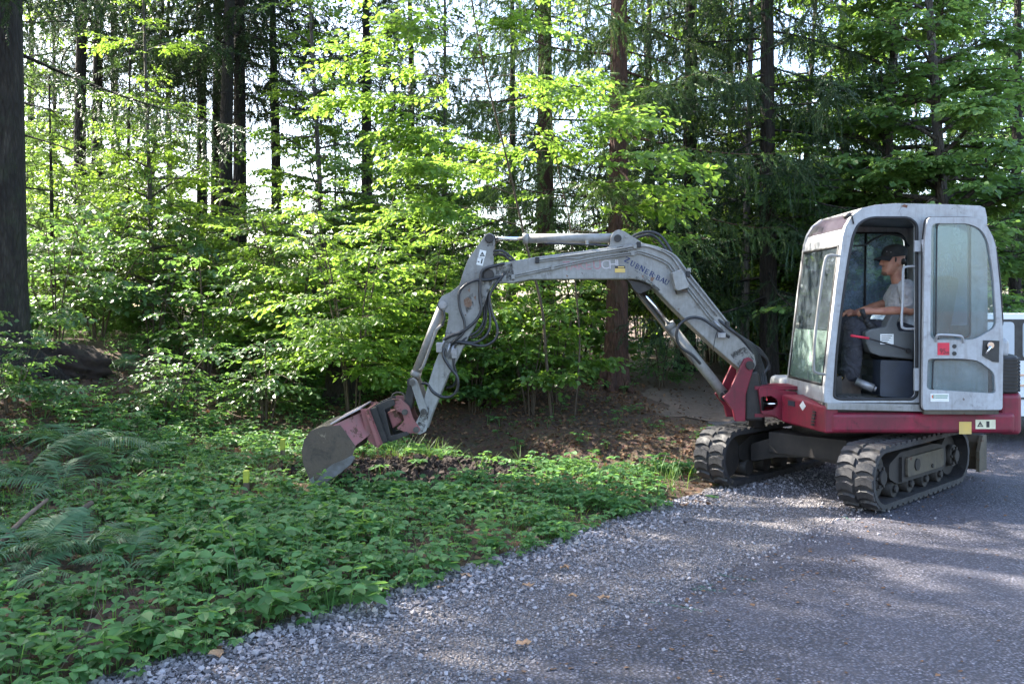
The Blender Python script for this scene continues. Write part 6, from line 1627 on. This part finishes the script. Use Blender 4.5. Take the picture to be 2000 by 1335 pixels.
# ------------------------------------------------------------------ parked vehicles
def vehicle(name, label, cat, loc, heading, L, W, Hh, prof, glassr, mat, van=False):
    """side profile in (length, height); built along local -X facing, then rotated"""
    o = thing(name, label, cat, loc); o.rotation_euler.z = heading
    def add(nm, g, m, parent=o, bev=0):
        me_o = obj(nm, g, m, None, bev); me_o.parent = parent; return me_o
    lower = roundpoly(prof, .06, 3)
    bodyv = add('body', Geo().slab([lower], lambda u, v, t: (u, t, v), -W / 2, W / 2), mat, o, .05)
    for side_ in (-1, 1):
        zlo = min(p[1] for q, _ in glassr for p in q) - .025; zhi = max(p[1] for q, _ in glassr for p in q) + .03; xl = min(p[0] for q, _ in glassr for p in q); xr = max(p[0] for q, _ in glassr for p in q)
        yb = side_ * W / 2; add('window_trim', Geo().slab([[(xl - .04, zlo), (xl + .62, zhi), (xr - .24, zhi), (xr + .04, zlo)]], lambda u, v, t: (u, t, v), yb - side_ * .01, yb + side_ * .004), INK, bodyv)
        for (q, nm) in glassr:
            y = side_ * (W / 2 - .004); add('window', Geo().slab([roundpoly(q, .05, 3)], lambda u, v, t: (u, t, v), y - side_ * .006, y + side_ * .014), GL_CARSKY, bodyv)
        for x in (L * .19, L * .80):
            w = Geo(); w.disc((x, side_ * (W / 2 - .10), .31), (0, 1, 0), .31, .21, 28); wh = add('wheel', w, SEAL, o, .02)
            w = Geo(); w.disc((x, side_ * (W / 2 + .008), .31), (0, 1, 0), .20, .02, 20); add('rim', w, STEEL_WORN, wh)
            for k in range(5): add('rim_spoke', Geo().obox((x + math.cos(k * 1.257) * .1, side_ * (W / 2 + .02), .31 + math.sin(k * 1.257) * .1), (math.cos(k * 1.257), 0, math.sin(k * 1.257)), (0, 1, 0), (-math.sin(k * 1.257), 0, math.cos(k * 1.257)), .09, .006, .018), CHROME, wh)
            arch = [(x + math.cos(a) * .36, .31 + math.sin(a) * .36) for a in np.linspace(0, math.pi, 14)] ; arch = arch + [(x - .40, .22), (x - .40, .4)][:0]
            ai = [(x + math.cos(a) * .40, .31 + math.sin(a) * .40) for a in np.linspace(math.pi, 0, 14)]
            y = side_ * (W / 2); add('wheel_arch', Geo().slab([arch + ai], lambda u, v, t: (u, t, v), y - .02, y + side_ * .012), SEAL, bodyv)
        for dx in (L * .34, L * .56, L * .75):
            y = side_ * W / 2; add('door_gap', Geo().box(dx, dx + .012, min(y, y + side_ * .003), max(y, y + side_ * .003), .35, Hh * .60), SEAL, bodyv)
        for z in (Hh * .34, Hh * .44, Hh * .52):
            y = side_ * W / 2; add('side_moulding', Geo().box(L * .05, L * .95, min(y, y + side_ * .014), max(y, y + side_ * .014), z, z + .022), CHROME if z > Hh * .4 else SEAL, bodyv)
        for dx in (L * .52, L * .73):
            y = side_ * W / 2; add('door_handle', Geo().box(dx, dx + .14, min(y, y + side_ * .03), max(y, y + side_ * .03), Hh * .565, Hh * .565 + .03), SEAL, bodyv)
        add('headlight', Geo().obox((.03, side_ * W * .36, Hh * .42), (1, 0, 0), (0, 1, 0), (0, 0, 1), .03, .16, .07), CHROME, bodyv, .02)
        add('mirror', Geo().obox((L * .24, side_ * (W / 2 + .09), Hh * .62), (1, 0, 0), (0, 1, 0), (0, 0, 1), .05, .09, .07), SEAL, bodyv, .02)
        add('tail_light', Geo().obox((L - .015, side_ * W * .42, Hh * .45), (1, 0, 0), (0, 1, 0), (0, 0, 1), .025, .07, .14), STK_R, bodyv, .01)
    add('bumper', Geo().box(-.06, .05, -W / 2 + .03, W / 2 - .03, .28, .46), SEAL, bodyv, .03); add('bumper', Geo().box(L - .05, L + .06, -W / 2 + .03, W / 2 - .03, .28, .46), SEAL, bodyv, .03)
    return o, bodyv, add
GL_CARSKY = simple('car_window_painted_sky', (.48, .54, .58), (.40, .46, .50), 3, .12, 0)  # pale opaque colour stands in for bright sky reflected in the panes
# van: nose towards the camera-left, seen through the cab
vx, vy = (668 / F) * 17.0, 17.0
van, vb, vadd = vehicle('van', 'pale blue-white van seen through the cab windows behind the driver', 'van', (vx - .2, vy, -.006), math.radians(68), 4.5, 1.80, 1.95,
    [(0, .35), (.0, .95), (.12, 1.05), (.72, 1.78), (.92, 1.92), (1.3, 1.97), (4.2, 1.95), (4.45, 1.75), (4.5, .8), (4.48, .35)],
    [([(.62, 1.12), (.98, 1.68), (1.55, 1.70), (1.55, 1.12)], 'a'), ([(1.66, 1.12), (1.66, 1.70), (2.8, 1.70), (2.8, 1.12)], 'b'), ([(2.9, 1.12), (2.9, 1.70), (4.2, 1.68), (4.3, 1.12)], 'c')], VANW)
# windshield on the slanted nose
g = Geo(); a = Vector((.165, 0, 1.10)); b_ = Vector((.70, 0, 1.74)); nrm = Vector((-.64, 0, .535)).normalized(); 
ps = [a + Vector((0, -.74, 0)), a + Vector((0, .74, 0)), b_ + Vector((0, .66, 0)), b_ + Vector((0, -.66, 0))]
g.add([p + nrm * .012 for p in ps] + [p - nrm * .01 for p in ps], [(0, 1, 2, 3), (7, 6, 5, 4), (0, 4, 5, 1), (1, 5, 6, 2), (2, 6, 7, 3), (3, 7, 4, 0)]); vadd('windshield', g, GL_CARSKY, vb)
# estate car at the right edge
WX = 6.05
car, cb, cadd = vehicle('estate_car', 'white estate car parked at the right edge behind the excavator tail', 'car', (8.86, 11.4, 0.0), math.pi, 4.4, 1.70, 1.53,
    [(0, .32), (0, .68), (.15, .80), (1.05, .93), (1.75, 1.44), (2.1, 1.53), (3.9, 1.52), (4.25, 1.30), (4.4, .85), (4.38, .32)],
    [([(1.28, 1.0), (1.84, 1.40), (1.95, 1.42), (1.95, 1.0)], 'a'), ([(2.03, 1.0), (2.03, 1.43), (2.85, 1.43), (2.85, 1.0)], 'b'), ([(2.95, 1.0), (2.95, 1.43), (3.9, 1.42), (4.15, 1.05)], 'c')], CARW)

# ------------------------------------------------------------------ ferns
def frond_mesh(seed, L=.75, n=22):
    r = np.random.default_rng(seed); parts = []
    def rach(t): return np.array([0, L * t * (1 - .12 * t), L * (.55 * t - .62 * t * t)])
    pv = np.array([(-.5, 0, 0), (.5, 0, 0), (.34, .5, .05), (-.34, .5, .05), (.06, 1, -.12), (-.06, 1, -.12)]); pq = np.array([(0, 1, 2, 3), (3, 2, 4, 5)])
    for j in range(n):
        t = .14 + .84 * j / n; w = L * .25 * (math.sin(math.pi * min(1, (t - .06) ** .62)) ** .8 + .06)
        for s in (-1, 1):
            hd = np.array([math.pi / 2 - s * 1.2]); M = frames(hd, np.array([-.25 + r.normal(0, .1)]), np.array([r.normal(0, .2)]), np.array([1.0]))[0]
            M = M @ np.diag([L * .026 * r.uniform(.8, 1.15), w * r.uniform(.85, 1.1), w]); parts.append(instance_np(pv, pq, M[None], rach(t)[None]))
    pts = [rach(t) for t in np.linspace(0, 1, 8)]; parts.append(np_tube([Vector(p) for p in pts], [.006 - .0045 * i / 7 for i in range(8)], 4))
    v, q = merge_np(parts); return np_mesh('frond', v, q, FERNM)
FR = [frond_mesh(i, .64 + .08 * i, 24 + 2 * i) for i in range(3)]
FERNS = [(150, 835, 8.6, 1.25, 'pale fern arching at the left beside the dark bank'), (225, 870, 8.2, 1.05, 'pale fern right of the large arching fern'), (40, 880, 7.6, 1.1, 'fern at the left edge above the bare sticks'),
         (120, 920, 7.3, .95, 'fern between the arching fern and the two sticks'), (60, 1040, 5.5, .95, 'fern around the bare sticks at left'), (160, 1050, 5.6, .85, 'fern behind the short upright stick'),
         (255, 1095, 5.3, .65, 'small fern with a single raised frond in the foreground'), (25, 1110, 5.0, .75, 'fern at the lower left picture edge'), (640, 1020, 10.2, .0, ''), (225, 660, 12.0, .8, 'fern standing in the understorey at left')]
for i, (px, py, D, s, lab) in enumerate(FERNS):
    if not s: continue
    x, y, z = at(px, D, .06); o = thing('fern', lab, 'fern', (x, y, z), 'ferns at the left'); o.scale = (s, s, s); o.rotation_euler.z = i * 1.7
    nf = 7 if s > .7 else 5
    for k in range(nf):
        c = bpy.data.objects.new('frond', FR[k % 3]); C.objects.link(c); c.parent = o; c.rotation_euler = (random.uniform(.05, .55), random.uniform(-.25, .25), k * 6.283 / nf + random.uniform(-.3, .3)); sc = random.uniform(.7, 1.1); c.scale = (sc, sc, sc)

# ------------------------------------------------------------------ small things
STAKE = simple('old_stake_wood', (.14, .10, .06), (.09, .065, .04), 20, .9, 0, .4); STAKEY = simple('yellow_green_marking_paint', (.42, .46, .04), (.30, .33, .04), 25, .7)
def stake(px, py_top, py_bot, D, label):
    x = (px - 1000) / F * D; zt = CAMH + (HOR - py_top) / F * D; zb = gz(x, D)
    o = thing('survey_stake', label, 'stake', (x, D, zb), 'survey stakes')
    h = zt - zb; w = .021
    obj('post', Geo().box(x - w, x + w, D - w, D + w, zb - .15, zb + h * .55), STAKE, o, .003); obj('painted_tip', Geo().box(x - w * 1.02, x + w * 1.02, D - w * 1.02, D + w * 1.02, zb + h * .5502, zt), STAKEY, o, .003)
stake(552, 857, 905, 9.1, 'yellow-tipped survey stake nearest the bucket'); stake(481, 918, 985, 7.5, 'yellow-tipped survey stake farther from the bucket, nearer the camera')
def ground_stick(pts, r, label, mat, name='fallen_branch'):
    ps = smooth_path([P(a, b_, d) for a, b_, d in pts], 5); n = len(ps); b0 = ps[0]
    g = Geo(); g.tube(ps, [r * (1 - .45 * i / (n - 1)) for i in range(n)], 8); o = obj(name, g, mat, None, origin=(b0.x, b0.y, gz(b0.x, b0.y))); tag(o, label, 'branch')
ground_stick([(-12, 1085, 5.6), (15, 1045, 5.7), (50, 1010, 5.9), (92, 975, 6.2)], .022, 'long grey fallen branch at the left picture edge', DEADTWIG)
ground_stick([(105, 1058, 5.7), (125, 1030, 5.85), (150, 1003, 6.0), (181, 980, 6.1)], .030, 'short thick broken branch among the ferns', TWIG)
ground_stick([(1032, 1030, 6.4), (1045, 1050, 6.15), (1062, 1066, 6.0)], .024, 'rotten brown stick at the gravel edge', DEADTWIG)
ground_stick([(468, 1230, 4.45), (480, 1250, 4.35), (498, 1268, 4.25)], .007, 'thin forked twig lying on the gravel edge', DEADTWIG, 'twig')
# stump and root plate
def lump(name, label, cat, px, D, rx, ry, rz, mat, seed):
    x, y, z = at(px, D); r = np.random.default_rng(seed); bm = bmesh.new(); bmesh.ops.create_icosphere(bm, subdivisions=4, radius=1)
    for v in bm.verts:
        n_ = 1 + .16 * math.sin(v.co.x * 5 + seed) * math.cos(v.co.y * 6) + .08 * math.sin(v.co.z * 14 + v.co.x * 11) + .05 * math.sin(v.co.y * 23 + v.co.z * 17)
        n_ *= 1 + r.normal(0, .045); v.co = Vector((v.co.x * rx * n_, v.co.y * ry * n_, v.co.z * rz * n_))
    me = bpy.data.meshes.new(name); bm.to_mesh(me); bm.free(); me.materials.append(mat); me.polygons.foreach_set('use_smooth', [True] * len(me.polygons))
    o = bpy.data.objects.new(name, me); C.objects.link(o); o.location = (x, y, z + rz * .2); tag(o, label, cat); return o
lump('root_mound', 'dark earthy root mound right of the left edge trunk', 'mound', 122, 11.6, .55, .45, .28, SOIL, 3)
def stump(px, D, label):
    x, y, z = at(px, D); o = thing('tree_stump', label, 'stump', (x, y, z)); g = Geo()
    n = 18; vs = []
    for j, (h, rr) in enumerate(((-.1, .36), (.05, .30), (.2, .24), (.42, .22), (.55, .215))):
        for k in range(n):
            a = 2 * math.pi * k / n; q = rr * (1 + .18 * math.cos(5 * a) * (1 - j / 5)); vs.append((x + q * math.cos(a), y + q * math.sin(a), z + h + .05 * math.sin(a * 3) * (j == 4)))
    g.add(vs, [(j * n + k, j * n + (k + 1) % n, (j + 1) * n + (k + 1) % n, (j + 1) * n + k) for j in range(4) for k in range(n)], True); obj('stump_bark', g, BARK_D, o)
    g = Geo(); g.disc((x, y, z + .52), (0, 0, 1), .205, .04, 18); obj('cut_face', g, TWIG, o)
stump(668, 12.6, 'dark old stump under the bright shrub behind the bucket')
# excavated soil by the bucket
def soil_patch():
    n = 110; xs = np.linspace(-2.4, .5, n); ys = np.linspace(7.75, 9.35, 70); X, Y = np.meshgrid(xs, ys, indexing='ij')
    m = 1 - sm(np.hypot((X + .95) / 1.35, (Y - 8.55) / .75) + .12 * wob(X * 5, Y * 5), .6, 1.0)
    Z = hgt(X, Y) - .03 + m * (.03 + .035 * np.abs(wob(X * 7, Y * 9)) + .03 * np.abs(wob(X * 19, Y * 23)) + .035 * rng.random(X.shape) ** 2); v = np.stack([X, Y, Z], -1).reshape(-1, 3); k = len(ys)
    i = np.arange(n - 1)[:, None] * k + np.arange(k - 1)[None]; q = np.stack([i, i + k, i + k + 1, i + 1], -1).reshape(-1, 4)
    me = np_mesh('dug_soil', v, q, SOIL, False); o = bpy.data.objects.new('dug_soil', me); C.objects.link(o); tag(o, 'freshly scraped dark soil beside the bucket', kind='structure')
soil_patch()
def soil_clods():
    n = 900; a = rng.uniform(0, 6.28, n); d = np.sqrt(rng.random(n)); x = -.95 + np.cos(a) * d * 1.25; y = 8.55 + np.sin(a) * d * .66; sz = .012 + .03 * rng.random(n) ** 3; parts = []
    for i, (pv, pq) in enumerate(pebble_protos(3)):
        k = np.arange(n) % 3 == i; parts.append(instance_np(pv, pq, rand_rot(k.sum()) * (sz[k] * 1.6)[:, None, None], np.stack([x[k], y[k], hgt(x[k], y[k]) + .045], -1)))
    v, q = merge_np(parts); stuff('soil_clods', v, q, SOIL, 'dark earth clods lying on the scraped soil by the bucket', 'soil')
soil_clods()
# dry leaves lying on the gravel
DRY = simple('dry_leaf', (.36, .22, .12), (.24, .13, .07), 30, .8, 0, .3)
def dry_leaf(px, py, s, label, seed):
    D = F * CAMH / (py - HOR); x = (px - 1000) / F * D; r = random.Random(seed); g = Geo(); n = 11; vs = [(x, D, .018)]
    for k in range(n):
        a = 2 * math.pi * k / n; rr = s * (.55 + .45 * abs(math.cos(a * 2.5))) * r.uniform(.8, 1.15); vs.append((x + rr * math.cos(a), D + rr * .8 * math.sin(a), .012 + r.uniform(0, s * .55)))
    g.add(vs, [(0, 1 + k, 1 + (k + 1) % n) for k in range(n)]); o = obj('dry_leaf', g, DRY, None, origin=(x, D, .005)); tag(o, label, 'leaf', 'dry leaves on the gravel')
for i, (px, py, s, lab) in enumerate(((862, 1152, .035, 'crumpled tan leaf at the gravel edge left of centre'), (1105, 1112, .04, 'tan leaf in the middle of the gravel shoulder'), (1030, 1148, .04, 'reddish brown leaf on the gravel, left of the tan one'), (1180, 1172, .04, 'curled tan leaf near the asphalt edge'), (1120, 1168, .035, 'flat pale leaf beside the wilted green sprig'), (1022, 1263, .04, 'flat brown leaf near the bottom of the gravel'), (425, 1285, .05, 'large pale dry leaf at lower left on the gravel'), (910, 1128, .045, 'brown leaf where ground cover meets gravel'), (1335, 990, .05, 'tan leaf at the plant edge below the far track'))):
    dry_leaf(px, py, s, lab, i)
# large butterbur leaves at the gravel edge
def big_leaf_plant(px, D, n, s, label):
    x, y, z = at(px, D); o = thing('broad_leaf_plant', label, 'plant', (x, y, z), 'broad-leaved plants at the gravel edge'); r = random.Random(px)
    for k in range(n):
        a = k * 2.4 + r.uniform(-.3, .3); d = s * r.uniform(.7, 1.5); c = Vector((x + math.cos(a) * d, y + math.sin(a) * d * .7, z + s * r.uniform(.5, 1.3))); rr = s * r.uniform(.65, 1.0)
        g = Geo(); m = 14; vs = [tuple(c)]
        for j in range(m):
            t = 2 * math.pi * j / m; q = rr * (1 + .10 * math.cos(t * 7)) * (.55 if j == 0 else 1); vs.append((c.x + q * math.cos(t + a + math.pi), c.y + q * math.sin(t + a + math.pi), c.z - .25 * q * abs(math.sin(t * .5)) + r.uniform(-.008, .008)))
        g.add(vs, [(0, 1 + j, 1 + (j + 1) % m) for j in range(m)], True); lf = obj('leaf', g, LEAF_GROUND, o)
        obj('leaf_stalk', Geo().tube([(x, y, z - .02), ((x + c.x) / 2, (y + c.y) / 2, (z + c.z) / 2 + .02), tuple(c - Vector((0, 0, .002)))], .004, 5), LEAF_GROUND, lf)
big_leaf_plant(672, 4.95, 6, .085, 'plant with large round leaves in front of the gravel left of centre'); big_leaf_plant(948, 5.6, 3, .07, 'plant with broad flat leaf lying on the gravel edge'); big_leaf_plant(1380, 7.55, 5, .06, 'dark leafy plant at the gravel edge before the far track')
# spray marks on the asphalt
def spray(pts, w, label):
    g = Geo(); vs = []; ps = []
    for px, py in pts:
        D = F * CAMH / (py - HOR); ps.append(Vector(((px - 1000) / F * D, D, .004)))
    ps = smooth_path(ps, 8)
    for i, p in enumerate(ps):
        d = (ps[min(i + 1, len(ps) - 1)] - ps[max(i - 1, 0)]).normalized(); nrm = Vector((-d.y, d.x, 0)); ww = w * random.uniform(.35, 1.0)
        vs += [p + nrm * ww, p - nrm * ww]
    g.add(vs, [(2 * i, 2 * i + 1, 2 * i + 3, 2 * i + 2) for i in range(len(ps) - 1) if random.random() > .22]); o = obj('spray_mark', g, SPRAY, None, origin=ps[0]); tag(o, label, 'paint mark', 'green spray marks on the asphalt')
spray([(1400, 1121), (1425, 1126), (1452, 1131), (1478, 1135)], .016, 'thin green spray line, upper one on the asphalt edge'); spray([(1350, 1150), (1370, 1146), (1392, 1141)], .022, 'green spray arrow barb, middle mark on the asphalt edge')
spray([(1352, 1152), (1385, 1152), (1418, 1156)], .014, 'green spray arrow shaft below the barb'); spray([(1268, 1176), (1310, 1182), (1345, 1188), (1372, 1194)], .014, 'thin green spray line, lowest one on the asphalt'); spray([(1647, 1008), (1655, 1013), (1664, 1016)], .022, 'green spray dab beside the near track')
